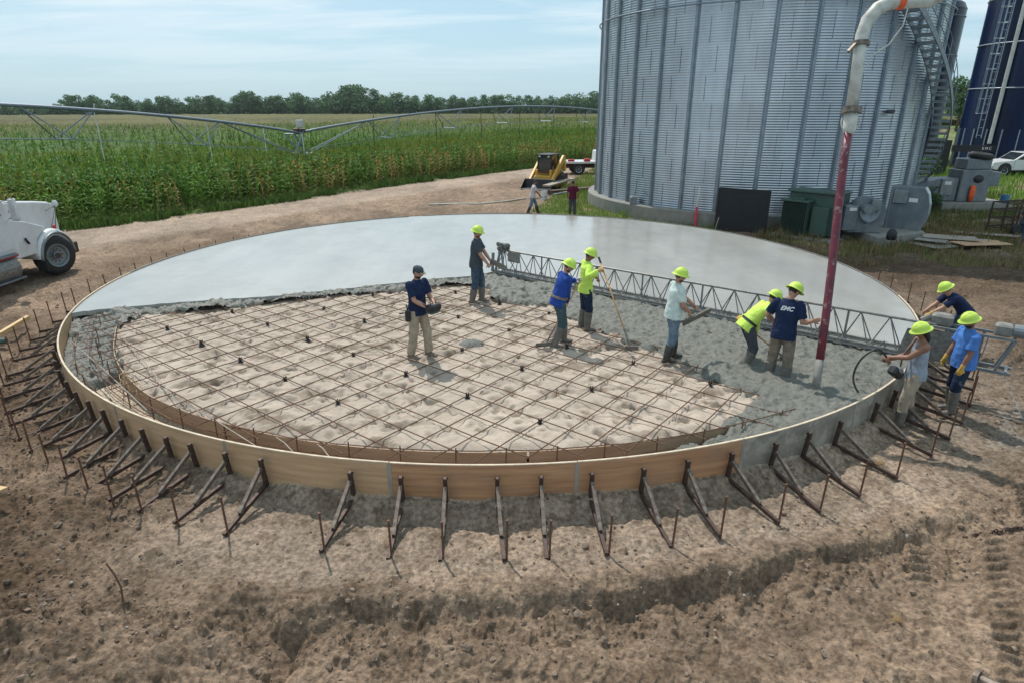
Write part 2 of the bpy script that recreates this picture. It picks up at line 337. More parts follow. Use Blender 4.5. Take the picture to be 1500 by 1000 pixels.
def ground_parts(X, Y):
    r_ = np.hypot(X - SC[0], Y - SC[1]); D = np.hypot(X, Y)
    g = fbm(X, Y, .35, 3, .5, 3) * .10
    rough = fbm(X, Y, 1.7, 5, .55, 5); fine = fbm(X, Y, 11.0, 4, .6, 8); rid = 1 - 2 * np.abs(fbm(X, Y, 2.6, 4, .6, 21))
    clod = np.clip(fbm(X, Y, 7.5, 3, .55, 44) - .12, 0, .22)
    fd = field_side(X, Y)
    road = sst(.0, -1.0, fd) * sst(-8.8, -6.6, fd) * sst(30, 14, np.abs(Y - 34) - 12)
    benchz = sst(12.4, 11.6, r_)
    jag = .10 * fbm(X, X * 0 + 3, 1.3, 3, .5, 71) + .20 * fbm(X, Y, 2.6, 4, .55, 73)
    cr = np.interp(X, cx_, cy_) + jag
    drop = sst(.02, -.20, Y - cr) * sst(-3.6, -2.2, X) * (1 - .9 * sst(4.2, 6.6, X)) * (.62 + .38 * sst(-.12, .12, fbm(X, X * 0 + 9, .8, 3, .5, 75)))
    amp = .062 + .07 * sst(-3.5, -5.5, X) * sst(16, 12, Y) + .04 * sst(.5, -.6, Y - cr)
    amp = amp * (1 - .72 * road) * (1 - .35 * benchz * sst(-5, -3, X)) * (1 - .5 * sst(0, -1.0, Y - cr) * sst(0, 1.5, X))
    h = g * .5 * (1 - benchz) + rough * amp * 1.25 + clod * amp * 1.5 + fine * .030 * (1 - .5 * road) - .27 * drop + (rid - .5) * .07 * sst(.6, -.9, Y - cr)
    # crest lip and rubble at its foot
    h = h + .05 * np.exp(-((Y - cr - .12) / .16) ** 2) * sst(-3.8, -2.4, X) * sst(7, 5, X) + .16 * clod * np.exp(-((Y - cr + .42) / .22) ** 2)
    # dirt pushed against the form
    h = h + sst(10.60, 10.26, r_) * (.04 + .10 * (fbm(X, Y, 1.8, 3, .5, 90) + .2)) * (r_ > 10.1) - .13 * sst(10.30, 10.62, r_) * sst(13.6, 12.3, r_)
    # piled spoil at left
    for (a, b, s_, k) in ((-7.9, 6.4, .8, .26), (-9.6, 8.2, .8, .24), (-10.9, 10.6, .6, .12), (-4.6, 4.6, .8, .14), (-3.0, 4.9, .5, .18), (4.6, 11.9, .0001, 0)):
        if k: h = h + k * np.exp(-((X - a) ** 2 + (Y - b) ** 2) / s_ ** 2) * (1 + .8 * rough)
    lm = 0
    for p0, p1, w_, pit in (((3.75, 3.7), (5.15, 6.35), .44, .165), ((4.42, 3.7), (6.1, 6.4), .44, .165), ((-.3, 4.72), (2.2, 4.42), .36, .15), ((2.1, 4.40), (3.3, 4.9), .4, .16), ((5.8, 4.8), (7.6, 8.2), .42, .17), ((9.5, 11.5), (15, 15.8), .45, .19), ((8.8, 14), (15, 18.5), .45, .19), ((6.7, 5.2), (8.6, 8.4), .4, .17)):
        m, t = lanes(X, Y, p0, p1, w_, pit); lv = -.27 * drop; h = lv + (h - lv) * (1 - .7 * m) + t * (.085 if p0[0] > 3 else .034) - .02 * m; lm = np.maximum(lm, m)
    # road ruts
    for off, d in ((-2.4, .05), (-4.3, .05), (-5.8, .06), (-7.6, .05)):
        h = h - d * np.exp(-((fd - off) / .16) ** 2) * road
    trench = sst(10.30, 10.15, r_); h = h * (1 - trench) + (.09 + .03 * rough + .008 * fine) * trench
    # behind the field edge, flat
    h = h * (1 - sst(1, 3, fd)) * sst(150, 60, D)
    return h, dict(r=r_, fd=fd, road=road, rough=rough, fine=fine, drop=drop, cr=cr, lane=lm, trench=trench, bench=benchz, clod=clod)
def ground_z(x, y):
    h, _ = ground_parts(np.array([x], float), np.array([y], float)); return float(h[0])
GRASSP = [tuple(at(*p)[:2]) for p in ((775, 312), (1000, 333), (1060, 343), (1040, 300), (880, 240), (845, 262), (815, 285))]
GRASSR = [tuple(at(*p)[:2]) for p in ((1090, 352), (1160, 358), (1245, 385), (1500, 395), (1500, 300), (1400, 268), (1330, 285), (1230, 300))]
def build_ground():
    rr = [2.8]
    while rr[-1] < 26: rr.append(rr[-1] * 1.0033)
    while rr[-1] < 75: rr.append(rr[-1] * 1.009)
    while rr[-1] < 3500: rr.append(rr[-1] * 1.05)
    rr = np.array(rr); aa = np.radians(np.arange(-64, 64.01, .105))
    A, Q = np.meshgrid(aa, rr); X = Q * np.sin(A); Y = Q * np.cos(A)
    h, p = ground_parts(X, Y)
    base = np.array((.238, .170, .118)); damp_shade = np.array((.108, .070, .044)); pale = np.array((.395, .315, .25)); grey = np.array((.30, .255, .205))
    n1 = fbm(X, Y, .5, 4, .55, 101)[..., None]; n2 = fbm(X, Y, 3.1, 4, .6, 120)[..., None]
    C_ = base * (1 + .55 * n1 + .35 * n2)
    C_ = C_ * (1 - .5 * p['road'][..., None]) + pale * (1 + .25 * n1 + .25 * n2) * .5 * p['road'][..., None] + 0
    rd = p['road'][..., None]
    bm_ = (p['bench'] * sst(-6.0, -3.5, X) * sst(.05, .45, Y - p['cr']))[..., None]
    C_ = C_ * (1 - .55 * bm_) + np.array((.335, .262, .20)) * (1 + .3 * n2) * .55 * bm_
    k = (sst(-3.6, -6.2, X) * sst(17, 12, Y) * (.65 + 1.2 * fbm(X, Y, .9, 3, .5, 140)))[..., None]; k = np.clip(k, 0, 1)
    C_ = C_ * (1 - k) + damp_shade * (1 + .5 * n2) * k
    k = np.clip(.75 * p['drop'] * sst(-.75, -.1, Y - p['cr']) + .0, 0, 1)[..., None]; C_ = C_ * (1 - k * .35) + damp_shade * k * .35  # bank face and foot darkened, damp and shade together in the soil colour
    k = np.clip(p['clod'] * 2.2, 0, .5)[..., None] * (1 - rd); C_ = C_ * (1 - k) + damp_shade * 1.1 * k
    k = (sst(10.32, 10.2, p['r']))[..., None]; C_ = C_ * (1 - k) + np.array((.46, .38, .29)) * (1 + .2 * n2) * k
    # churned dark soil behind the slab
    k = (np.exp(-((p['r'] - 12.6) / 1.6) ** 2) * sst(17, 21, Y) * sst(-.15, .15, fbm(X, Y, .45, 3, .5, 160)) * .75)[..., None]; C_ = C_ * (1 - k) + damp_shade * 1.15 * k
    k = (sst(9, 13, X) * sst(24, 20, Y) * sst(14, 19, Y) * .75)[..., None]; C_ = C_ * (1 - k) + damp_shade * 1.0 * (1 + .6 * n2) * k  # grain bin's shade on the ground at right, painted into the soil colour
    # pale gravel spill at right
    k = (np.exp(-(((X - 9.6) / 1.8) ** 2 + ((Y - 8.9) / .9) ** 2)) * sst(-.1, .1, fbm(X, Y, 2.2, 3, .6, 170)))[..., None]; C_ = C_ * (1 - k * .6) + np.array((.40, .39, .35)) * k * .6
    gm = np.zeros(X.shape)
    for P in (GRASSP, GRASSR):
        i = inpoly(X, Y, P); d = polydist(X, Y, P + [P[0]]); gm = np.maximum(gm, np.where(i, sst(0, .6, d), 0))
    gm = np.maximum(gm, sst(24, 26, Y) * sst(20, 23, X) * sst(-2, -4, p['fd']))
    gm = gm * np.clip(.65 + 1.4 * fbm(X, Y, .8, 4, .6, 180), 0, 1)
    gm = np.maximum(gm, sst(-.5, .3, p['fd']))
    ggr = np.array((.105, .155, .035)) * (1 + .5 * n1 + .6 * n2); dry = np.array((.26, .20, .11)) * (1 + .4 * n2)
    mixd = np.clip(.5 + 2 * fbm(X, Y, .35, 2, .5, 190) - .8 * sst(30, 38, Y), 0, 1)[..., None] * (sst(9, 12, X) * sst(40, 30, Y))[..., None]
    gc = ggr * (1 - mixd) + dry * mixd
    C_ = C_ * (1 - gm[..., None]) + gc * gm[..., None]
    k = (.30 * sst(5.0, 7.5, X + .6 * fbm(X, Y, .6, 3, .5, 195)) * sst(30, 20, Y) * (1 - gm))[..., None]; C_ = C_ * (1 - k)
    C_ = np.clip(C_, .01, .9)
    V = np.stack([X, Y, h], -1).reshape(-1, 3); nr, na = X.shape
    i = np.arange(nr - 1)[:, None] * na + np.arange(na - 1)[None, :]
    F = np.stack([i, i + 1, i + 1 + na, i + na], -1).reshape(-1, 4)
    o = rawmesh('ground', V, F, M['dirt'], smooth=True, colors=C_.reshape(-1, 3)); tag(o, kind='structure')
build_ground()

def in_r(deg): return np.interp(deg, [-180, -75, -58, -45, -36, -15, 15, 40, 90, 180], [9.4, 9.2, 9.28, 9.46, 9.58, 9.63, 9.61, 9.58, 9.45, 9.4])
SANDZ = .42
def sand_h(X, Y):
    h = SANDZ + .035 * fbm(X, Y, .7, 3, .5, 201) + .018 * fbm(X, Y, 3.2, 4, .6, 203) + .012 * fbm(X, Y, 14, 3, .6, 207)
    h = h - .030 * sst(.05, .40, fbm(X, Y, 2.6, 3, .55, 211))
    return h
def sand_bed():
    g = np.arange(-9.8, 9.81, .035); gx, gy = np.meshgrid(g, g); X = gx + SC[0]; Y = gy + SC[1]
    keep = Y < 18.2; 
    def res(X, Y):
        dx = X - SC[0]; dy = Y - SC[1]; r_ = np.hypot(dx, dy); th = np.degrees(np.arctan2(dx, -dy)); ri = in_r(th) - .012
        return r_, ri
    r_, ri = res(X, Y); ins = (r_ < ri + .03) & keep
    f = np.where(r_ > ri, ri / np.maximum(r_, 1e-6), 1.0); X2 = SC[0] + (X - SC[0]) * f; Y2 = SC[1] + (Y - SC[1]) * f
    Z = sand_h(X2, Y2) - .07 * sst(ri - .18, ri, r_) * (.6 + 1.2 * np.abs(fbm(X, Y, 2, 3, .5, 230)))
    rg = np.random.RandomState(5); st_ = .035
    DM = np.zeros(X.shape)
    for q_ in range(3200):          # boot prints and scuffs, about half of them tinted darker to strengthen their contrast
        dark_ = rg.uniform(.35, 1) * (rg.rand() < .55)
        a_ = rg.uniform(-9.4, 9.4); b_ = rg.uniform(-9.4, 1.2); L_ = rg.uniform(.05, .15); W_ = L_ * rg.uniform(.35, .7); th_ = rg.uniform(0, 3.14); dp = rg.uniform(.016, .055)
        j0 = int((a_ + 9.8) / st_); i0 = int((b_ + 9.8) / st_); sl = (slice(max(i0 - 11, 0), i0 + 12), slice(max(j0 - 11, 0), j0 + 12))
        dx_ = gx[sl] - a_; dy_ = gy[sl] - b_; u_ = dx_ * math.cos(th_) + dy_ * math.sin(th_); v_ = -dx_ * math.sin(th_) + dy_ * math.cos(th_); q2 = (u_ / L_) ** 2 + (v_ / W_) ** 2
        DM[sl] = np.maximum(DM[sl], np.exp(-q2 ** 2) * dark_)
        Z[sl] += -dp * np.exp(-q2 ** 1.5) + dp * .35 * np.exp(-(np.sqrt(q2) - 1.45) ** 2 / .12)
    n = X.shape[1]; i = (np.arange(X.shape[0] - 1)[:, None] * n + np.arange(n - 1)[None, :])
    q = ins[:-1, :-1] & ins[1:, :-1] & ins[:-1, 1:] & ins[1:, 1:]
    F = np.stack([i, i + 1, i + 1 + n, i + n], -1)[q]
    V = np.stack([X2, Y2, Z], -1).reshape(-1, 3); u, inv = np.unique(F, return_inverse=True)
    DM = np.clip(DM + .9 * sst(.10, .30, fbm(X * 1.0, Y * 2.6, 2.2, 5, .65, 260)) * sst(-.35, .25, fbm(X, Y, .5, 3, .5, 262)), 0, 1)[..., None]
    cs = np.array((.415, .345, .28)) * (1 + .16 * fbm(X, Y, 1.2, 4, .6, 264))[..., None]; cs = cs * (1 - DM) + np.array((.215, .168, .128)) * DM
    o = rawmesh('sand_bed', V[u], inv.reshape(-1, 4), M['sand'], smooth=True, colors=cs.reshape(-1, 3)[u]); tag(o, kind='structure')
sand_bed()

# ---------------------------------------------------------------- concrete
SLZ = .55
BACK = [tuple(at(*p, SLZ)[:2]) for p in ((103, 459), (150, 452), (200, 448), (260, 443), (300, 440), (350, 437), (400, 433), (450, 429), (500, 424), (550, 418), (600, 412), (650, 408), (690, 404), (722, 399))]
SCR0 = Vector(at(724, 399, SLZ)); SCR1 = Vector(at(1345, 524, SLZ))        # foot line of the truss screed
def finished_slab():
    a_end = math.degrees(math.atan2(SCR1.x - SC[0], -(SCR1.y - SC[1]))); a_st = math.degrees(math.atan2(BACK[0][0] - SC[0], -(BACK[0][1] - SC[1])))
    # back edge with a ragged lip
    pts = []
    dense = []
    for (x0, y0), (x1, y1) in zip(BACK[:-1], BACK[1:]):
        for k in range(16): dense.append((x0 + (x1 - x0) * k / 16, y0 + (y1 - y0) * k / 16))
    for x, y in dense: pts.append((x, y + .10 * float(fbm(np.array([x]), np.array([y]), 1.7, 4, .6, 251)[0])))
    n = 40
    for k in range(n + 1): p = SCR0.lerp(SCR1, k / n); pts.append((p.x, p.y + .12))
    a = a_end
    while a < 360 + a_st:
        p = spt(a, SR - .01); pts.append((p.x, p.y)); a += 1.0
    m = len(pts); vs = [(x, y, SLZ) for x, y in pts] + [(x, y, SLZ - .10) for x, y in pts]
    me = bpy.data.meshes.new('concrete_slab'); me.from_pydata(vs, [], [tuple(range(m))] + [(i, i + m, (i + 1) % m + m, (i + 1) % m) for i in range(m)])
    me.materials.append(M['wet']); o = bpy.data.objects.new('concrete_slab', me); col.objects.link(o)
    tag(o, kind='structure')
    o['label'] = 'smooth wet grey concrete floor behind the truss screed'
    return o
finished_slab()
FRONT = [tuple(at(*p[:2], p[2])[:2]) for p in ((124, 568, .22), (150, 558, .22), (178, 550, .22), (186, 543, .25), (181, 527, .3), (174, 510, .35), (170, 492, .42), (174, 480, .42), (190, 470, .42), (212, 463, .42), (250, 459, .42), (300, 458, .42), (330, 454, .42), (380, 448, .42), (430, 442, .42), (480, 437, .42), (520, 434, .42), (560, 430, .42), (600, 427, .42), (640, 421, .42), (690, 420, .42), (712, 424, .42), (718, 440, .42), (745, 448, .42), (800, 451, .42), (812, 462, .42), (870, 482, .42), (900, 495, .42), (930, 512, .42), (960, 517, .42), (1000, 534, .42), (1040, 556, .42), (1070, 571, .42), (1103, 580, .42), (1080, 600, .42), (1050, 618, .42), (1010, 640, .38), (965, 655, .3), (935, 672, .25))]
def rough_concrete():
    st = .026; g = np.arange(-10.4, 10.41, st); gx, gy = np.meshgrid(g, g); X = gx + SC[0]; Y = gy + SC[1]
    a0 = math.degrees(math.atan2(FRONT[0][0] - SC[0], -(FRONT[0][1] - SC[1]))); a1 = math.degrees(math.atan2(FRONT[-1][0] - SC[0], -(FRONT[-1][1] - SC[1])))
    P = list(FRONT)
    a = a1
    while a < math.degrees(math.atan2(SCR1.x - SC[0], -(SCR1.y - SC[1]))) + 3: p = spt(a, 11.2); P.append((p.x, p.y)); a += 3
    P += [(SCR1.x + .2, SCR1.y + .4), (SCR0.x, SCR0.y + .45)] + [(x, y + .3) for x, y in BACK[::-1]] + [(BACK[0][0] - .9, BACK[0][1] + .25)]
    a = -73
    while a < a0: p = spt(a, 11.2); P.append((p.x, p.y)); a += 3
    d = polydist(X, Y, FRONT) + .16 * fbm(X, Y, 2.2, 4, .6, 300) 
    ins0 = inpoly(X, Y, P); sd = np.where(ins0, d, -d)
    dx = X - SC[0]; dy = Y - SC[1]; r_ = np.hypot(dx, dy); th = np.degrees(np.arctan2(dx, -dy)); ri = in_r(th)
    left = sst(-3, -6.5, X)
    top = .525 + .018 * fbm(X, Y, .8, 3, .5, 301)
    top = top - .26 * sst(-6.5, -8.3, X) * sst(14.0, 12.0, Y) * sst(ri - .1, ri + .05, r_) - .08 * sst(13.8, 12.4, Y) * left
    top = top - .16 * sst(10.6, 7.6, Y) * sst(ri - .3, ri + .1, r_) * sst(0, 2, X) * sst(5.2, 2.5, X)
    rough_a = .055 * sst(7.8, 6.2, X + (Y - 11) * .35) + .014 + .040 * sst(0, -1, X)
    h = top + rough_a * (fbm(X, Y, 2.4, 4, .6, 310) + .55 * fbm(X, Y, 11, 3, .65, 320)) + .030 * fbm(X, Y, 9, 3, .7, 322) + .018 * fbm(X, Y, 22, 2, .6, 325)
    # furrows dragged by rakes and the pile in front of the screed
    h = h + .10 * np.exp(-((X - .35) ** 2 / .9 + (Y - 15.2) ** 2 / .35)) * (1 + 2.2 * fbm(X, Y, 5, 3, .6, 330))
    h = h - .05 * np.exp(-(np.sin((X * .8 + Y * .75) * 2.3 + 3 * fbm(X, Y, .6, 2, .5, 340)) / .22) ** 2) * sst(.15, .5, d) * .7
    h = h - .09 * np.exp(-((X - 3.35) ** 2 + (Y - 10.4) ** 2) / .05) - .09 * np.exp(-((X - 2.0) ** 2 + (Y - 11.95) ** 2) / .03)
    hose = np.exp(-((X - 4.86) ** 2 + (Y - 9.0) ** 2) / .5); h = h + .05 * hose
    low = np.where(r_ > ri, 0.0, SANDZ - .08); lf = sst(.2, -1.2, X) * (r_ < ri); tt = sst(-.04 - .03 * lf, .22 - .17 * lf, sd)
    z = low + (h - low) * tt
    z = np.where((r_ > ri) & (sd < .1), np.minimum(z, h), z)
    keep = ins0 & (r_ < SR + .02)
    # stay below the finished slab where the two overlap
    bk = inpoly(X, Y, [(x, y + .02) for x, y in BACK] + [(SCR0.x, SCR0.y + .14), (SCR1.x, SCR1.y + .14), (30, 30), (-30, 30), (-30, BACK[0][1])])
    z = np.where(bk, np.minimum(z, SLZ - .05), np.minimum(z, .60))
    f = np.where(r_ > SR - .012, (SR - .012) / np.maximum(r_, 1e-6), 1.0); X2 = SC[0] + dx * f; Y2 = SC[1] + dy * f
    n = X.shape[1]; i = (np.arange(X.shape[0] - 1)[:, None] * n + np.arange(n - 1)[None, :])
    q = keep[:-1, :-1] & keep[1:, :-1] & keep[:-1, 1:] & keep[1:, 1:]
    F = np.stack([i, i + 1, i + 1 + n, i + n], -1)[q]; V = np.stack([X2, Y2, z], -1).reshape(-1, 3); u, inv = np.unique(F, return_inverse=True)
    o = rawmesh('fresh_concrete', V[u], inv.reshape(-1, 4), M['rough'], smooth=True); tag(o, kind='structure')
rough_concrete()
def conc_lump(x, y, rx, ry, hz, label):
    n, m = 40, 14; V = []; F = []
    for j in range(m + 1):
        q = j / m
        for k in range(n):
            a = 2 * math.pi * k / n; e = 1 + .25 * float(vnoise(np.array([math.cos(a) * 2 + 5]), np.array([math.sin(a) * 2 + 7]), 3)[0])
            X = x + rx * q * e * math.cos(a); Y = y + ry * q * e * math.sin(a)
            V.append((X, Y, SANDZ - .03 + (hz + .04) * (1 - q ** 2.2) + .03 * (1 - q) * float(fbm(np.array([X]), np.array([Y]), 9, 3, .6, 5)[0])))
    for j in range(m):
        for k in range(n): a = j * n + k; b = j * n + (k + 1) % n; F.append((a, b, b + n, a + n))
    o = rawmesh('concrete_lump', np.array(V), np.array(F), M['rough'], smooth=True); tag(o, label, 'concrete lump')
p = at(690, 503, .44); conc_lump(p.x, p.y, .29, .24, .09, 'small round pile of wet concrete dropped on the sand by the man in khaki trousers')

# ---------------------------------------------------------------- outer plywood form
def ring_strip(r0, r1, z0, z1, a0, a1, step=1.0):
    mb = MB(); n = max(2, int(abs(a1 - a0) / step) + 1); vs = []
    for k in range(n + 1):
        a = a0 + (a1 - a0) * k / n
        zt = z1(a) if callable(z1) else z1
        for r_, z in ((r0, z0), (r1, z0), (r1, zt), (r0, zt)): vs.append(spt(a, r_, z))
    fs = [(0, 1, 2, 3), tuple(4 * n + i for i in (3, 2, 1, 0))]
    for k in range(n):
        for e in range(4): fs.append((4 * k + e, 4 * k + (e + 1) % 4, 4 * k + 4 + (e + 1) % 4, 4 * k + 4 + e))
    return mb.add(vs, fs)
form = empty('plywood_form', (0, 0, 0), 0, 'tall curved plywood formwork ring round the outside of the pour', 'formwork')
k = 0; a = 21.0 - 13.72 * 13
while a < 21.0 + 13.72 * 13 - .5:
    j = round((a - 21.0) / 13.72)
    mat = M['ply_grey'] if (j >= 0 or j < -8) else (M['ply_orange'] if j in (-1, -2) else M['ply_tan'])
    o = ring_strip(SR, SR + .02 + .0015 * (j % 2), -.08, .562, a + .02, a + 13.70).build('plywood_panel', mat, form)
    e = ring_strip(SR - .004, SR + .026, .5625, .575 + .002 * (j % 2), a + .03, a + 13.69).build('top_edge', M['ply_edge'] if abs((a + 6.9 + 180) % 360 - 180) < 82 else M['hosedirty'], o)
    if -7 < j < 5: ring_strip(SR + .0222, SR + .0245, .0, .55, a - .16, a + .16, .3).build('joint_strip', M['lath'], o)
    a += 13.72; k += 1
inner = empty('inner_form', (0, 0, 0), 0, 'low brown curved board wall holding the sand bed inside the trench', 'formwork')
for a0, a1 in ((-80, -52), (-52, -24), (-24, 4), (4, 32), (32, 60)):
    vs = []; fs = []; n = 28
    for q in range(n + 1):
        aa = a0 + .1 + (a1 - a0 - .2) * q / n; ri = float(in_r(aa))
        for r_, z in ((ri, -.06), (ri + .016, -.06), (ri + .016, .40), (ri, .40)): vs.append(spt(aa, r_, z))
    for q in range(n):
        for e in range(4): fs.append((4 * q + e, 4 * q + (e + 1) % 4, 4 * q + 4 + (e + 1) % 4, 4 * q + 4 + e))
    MB().add(vs, fs).build('board', M['inner_ply'], inner)

# ---------------------------------------------------------------- rebar
mat_ = empty('rebar_mat', (SC[0], SC[1], 0), 0, 'rusty rebar grid tied in diagonal squares over the sand', 'rebar mat')
O0 = at(600 + 768 / 2.885, 420 + 440 / 2.885, .42)    # a crossing with a chair under it
d1 = Vector((math.cos(R(-38.0)), math.sin(R(-38.0)), 0)); d2 = Vector((math.cos(R(51.5)), math.sin(R(51.5)), 0))
def chord(o, d, rad):
    q = Vector((o.x - SC[0], o.y - SC[1], 0)); b = q.dot(d); c = q.length_squared - rad * rad; ds = b * b - c
    if ds <= .3: return None
    return -b - math.sqrt(ds), -b + math.sqrt(ds)
for d, e, zz in ((d1, d2, .478), (d2, d1, .460)):
    for k in range(-24, 25):
        o = Vector((O0.x, O0.y, 0)) + e * (.487 * k); t = chord(o, d, 10.02 - rnd.random() * .25)
        if not t: continue
        t0, t1 = t; n = max(2, int((t1 - t0) / .9)); pts = []
        for q in range(n + 1):
            p = o + d * (t0 + (t1 - t0) * q / n)
            if p.y > 17.3 + .25 * abs(p.x) + 2: continue
            pts.append((p.x - SC[0], p.y - SC[1], zz + rnd.uniform(-.012, .012)))
        if len(pts) > 1: MB().tube(pts, .0096, 5).build('bar', M['rebar'], mat_)
def make_chair(p):
    o = empty('rebar_chair', p, rnd.uniform(0, 6), 'small black plastic rebar chair propping a grid crossing', 'rebar chair', 'black chairs under the rebar grid')
    mb = MB(); mb.lathe([(.0, .045), (.03, .045), (.032, .03), (.02, .02), (.045, .0), (.06, -.02)], 8); mb.build('base', M['black'], o)
    m2 = MB()
    for a in (0, 90, 180, 270): m2.box((.026 * math.cos(R(a)), .026 * math.sin(R(a)), .06), (.016, .016, .05), Matrix.Rotation(R(a), 3, 'Z'))
    m2.build('prongs', M['black'], o); return o
ch0 = None
fpoly = [(x, y) for x, y in FRONT]
for i in range(-7, 8):
    for j in range(-7, 8):
        p = Vector((O0.x, O0.y, 0)) + d1 * (1.461 * i) + d2 * (1.461 * j)
        rr_ = math.hypot(p.x - SC[0], p.y - SC[1])
        if rr_ > 9.0: continue
        if not inpoly(np.array([p.x]), np.array([p.y]), fpoly)[0]: continue
        if ch0 is None: ch0 = make_chair((p.x, p.y, SANDZ)); 
        else:
            c = copy_tree(ch0); c.location = (p.x, p.y, SANDZ); c.rotation_euler = (0, 0, rnd.uniform(0, 6))
cage = empty('footing_cage', (SC[0], SC[1], 0), 0, 'rusty rebar hoops and uprights standing in the footing trench', 'rebar cage')
def arcpts(r_, z, a0, a1, st=2.0, wob=.01):
    pts = []; a = a0
    while a <= a1: 
        p = spt(a, r_ + rnd.uniform(-wob, wob), z + rnd.uniform(-wob, wob)); pts.append((p.x - SC[0], p.y - SC[1], p.z)); a += st
    return pts
for r_, z in ((9.74, .14), (9.74, .29), (9.76, .50), (10.02, .14), (10.02, .30)): MB().tube(arcpts(r_, z, -84, 56), .0085, 5).build('hoop_bar', M['rebar'], cage)
a = -82
while a < 56:
    p = spt(a, 9.755); q = spt(a + .6, 10.04)
    if a < -40: p = spt(a, 9.62)
    MB().tube([(p.x - SC[0], p.y - SC[1], -.02), (p.x - SC[0] + .01, p.y - SC[1], .54)], .010, 5).build('upright', M['rebar'], cage)
    if int(a) % 2 == 0: MB().tube([(q.x - SC[0], q.y - SC[1], -.02), (q.x - SC[0], q.y - SC[1], .42)], .009, 5).build('upright', M['rebar'], cage)
    a += 4.4 + rnd.uniform(-.5, .5)
for px0, py0, px1, py1 in ((175, 490, 262, 590), (105, 500, 215, 600), (262, 585, 380, 656), (405, 640, 430, 662), (465, 650, 482, 668)):
    p = at(px0, py0, .44); q = at(px1, py1, .50); m = p.lerp(q, .5) + Vector((0, 0, .03))
    MB().tube([(v.x - SC[0], v.y - SC[1], v.z) for v in (p, m, q)], .009, 5).build('loose_bar', M['lath'], cage)
tw = empty('tie_wire_bundle', at(182, 545, .5), 0, 'tangle of loose tie wire hanging in the trench at left', 'wire')
for q in range(9):
    x = y = 0; pts = []; z = 0
    for s_ in range(9): pts.append((x, y, z)); x += rnd.uniform(-.03, .13); y += rnd.uniform(-.13, .04); z += rnd.uniform(-.09, .04)
    MB().tube(pts, .0035, 4).build('wire', M['newwood' if q % 3 else 'rebar'], tw)

# ---------------------------------------------------------------- form braces (local +X = outwards)
def make_brace():
    o = empty('form_brace', (0, 0, 0)); 
    MB().rbox((.045, 0, .19), (.06, .05, .56), .006).bar((.02, .035, .44), (.02, -.035, .44), .02, .02).build('upright', M['brace'], o)
    MB().bar((.075, 0, .34), (.66, 0, .07), .045, .05).build('kicker', M['kicker'], o)
    MB().bar((.06, .0, .045), (1.0, 0, .03), .045, .05).build('foot', M['brace'], o)
    MB().tube([(.98, .035, -.1), (.925, .04, .56)], .0135, 7).lathe([(0, .56), (.018, .56), (.018, .575), (0, .575)], 7, (.925, .04, 0)).build('stake', M['rust'], o)
    return o
br = make_brace()
front = [-41.4, -38.4, -35.2, -32.2, -29.0, -26.0, -23.2, -19.7, -16.5, -9.2, -5.5, -2.3, 1.4, 4.6, 8.3, 12.2, 15.8, 19.6, 23.9, 27.6, 31.7, 37.8]
angs = list(front); a = -44.8
while a > -128: angs.append(a + rnd.uniform(-.4, .4)); a -= 3.55
a = 42.0
while a < 128: angs.append(a + rnd.uniform(-.4, .4)); a += 3.9
angs.sort()
cm = children_map()
for i, a in enumerate(angs):
    o = br if i == 0 else copy_tree(br, cm=cm)
    p = spt(a, SR + .022); o.location = (p.x, p.y, rnd.uniform(-.025, .005)); o.rotation_euler = (0, R(6.2 + rnd.uniform(-1.5, 1.5)), R(a - 90 + rnd.uniform(-5, 5)))
    if a < -12.9: lb = 'rusty steel form brace on dark soil at the left of the plywood ring'
    elif a < 21: lb = 'rusty steel form brace against tan or orange plywood along the front'
    else: lb = 'rusty steel form brace against grey plywood at the right of the ring'
    tag(o, lb, 'form brace', 'steel braces holding the curved form')
# ---------------------------------------------------------------- big galvanised grain bin
BC = np.array([12.51, 34.56]); BR = 7.89; BZ = .62; BH = 14.6
bin_ = empty('grain_bin', (BC[0], BC[1], 0), 0, 'huge corrugated galvanised grain bin with vertical ribs behind the slab', 'grain bin')
def bpt(deg, r, z=0.0): a = R(deg); return Vector((r * math.sin(a), -r * math.cos(a), z))
MB().lathe([(BR + .42, -.2), (BR + .42, BZ - .04), (BR + .38, BZ), (BR - .3, BZ), (BR - .3, BZ - .1)], 96).build('foundation', M['oldconc'], bin_, smooth=False)
def bin_wall():
    n = 384; pit = .1016; zs = np.arange(BZ + .01, BH, pit / 6); ph = 2 * np.pi * (zs - BZ) / pit; rr = BR - .011 + .011 * np.cos(ph)
    ring = ((zs - BZ) // 1.12).astype(int)
    A = np.radians(np.arange(n) * 360 / n); X = rr[:, None] * np.sin(A)[None, :]; Y = -rr[:, None] * np.cos(A)[None, :]; Z = np.repeat(zs[:, None], n, 1)
    V = np.stack([X, Y, Z], -1).reshape(-1, 3); m = len(zs); i = np.arange(m - 1)[:, None] * n + np.arange(n)[None, :]; j = np.arange(m - 1)[:, None] * n + ((np.arange(n) + 1) % n)[None, :]
    rng = np.random.RandomState(3); pan = rng.uniform(.93, 1.05, (40, 33)); pi_ = (((np.degrees(A)[None, :] + 5.6 * (ring[:, None] % 2)) % 360) / 11.25).astype(int)
    cc = pan[ring[:, None], pi_]; cc = np.stack([cc, cc, cc], -1).reshape(-1, 3)
    return rawmesh('corrugated_wall', V, np.stack([i, j, j + n, i + n], -1).reshape(-1, 4), M['galvwall'], bin_, smooth=True, colors=cc)
M['galvwall'] = material('galvanised_sheet', (.44, .475, .515), .34, metal=.9, var=.15, scale=1.6, vr=.10, detail=10, attr='tint', stretch=(1, 1, .25))
bin_wall()
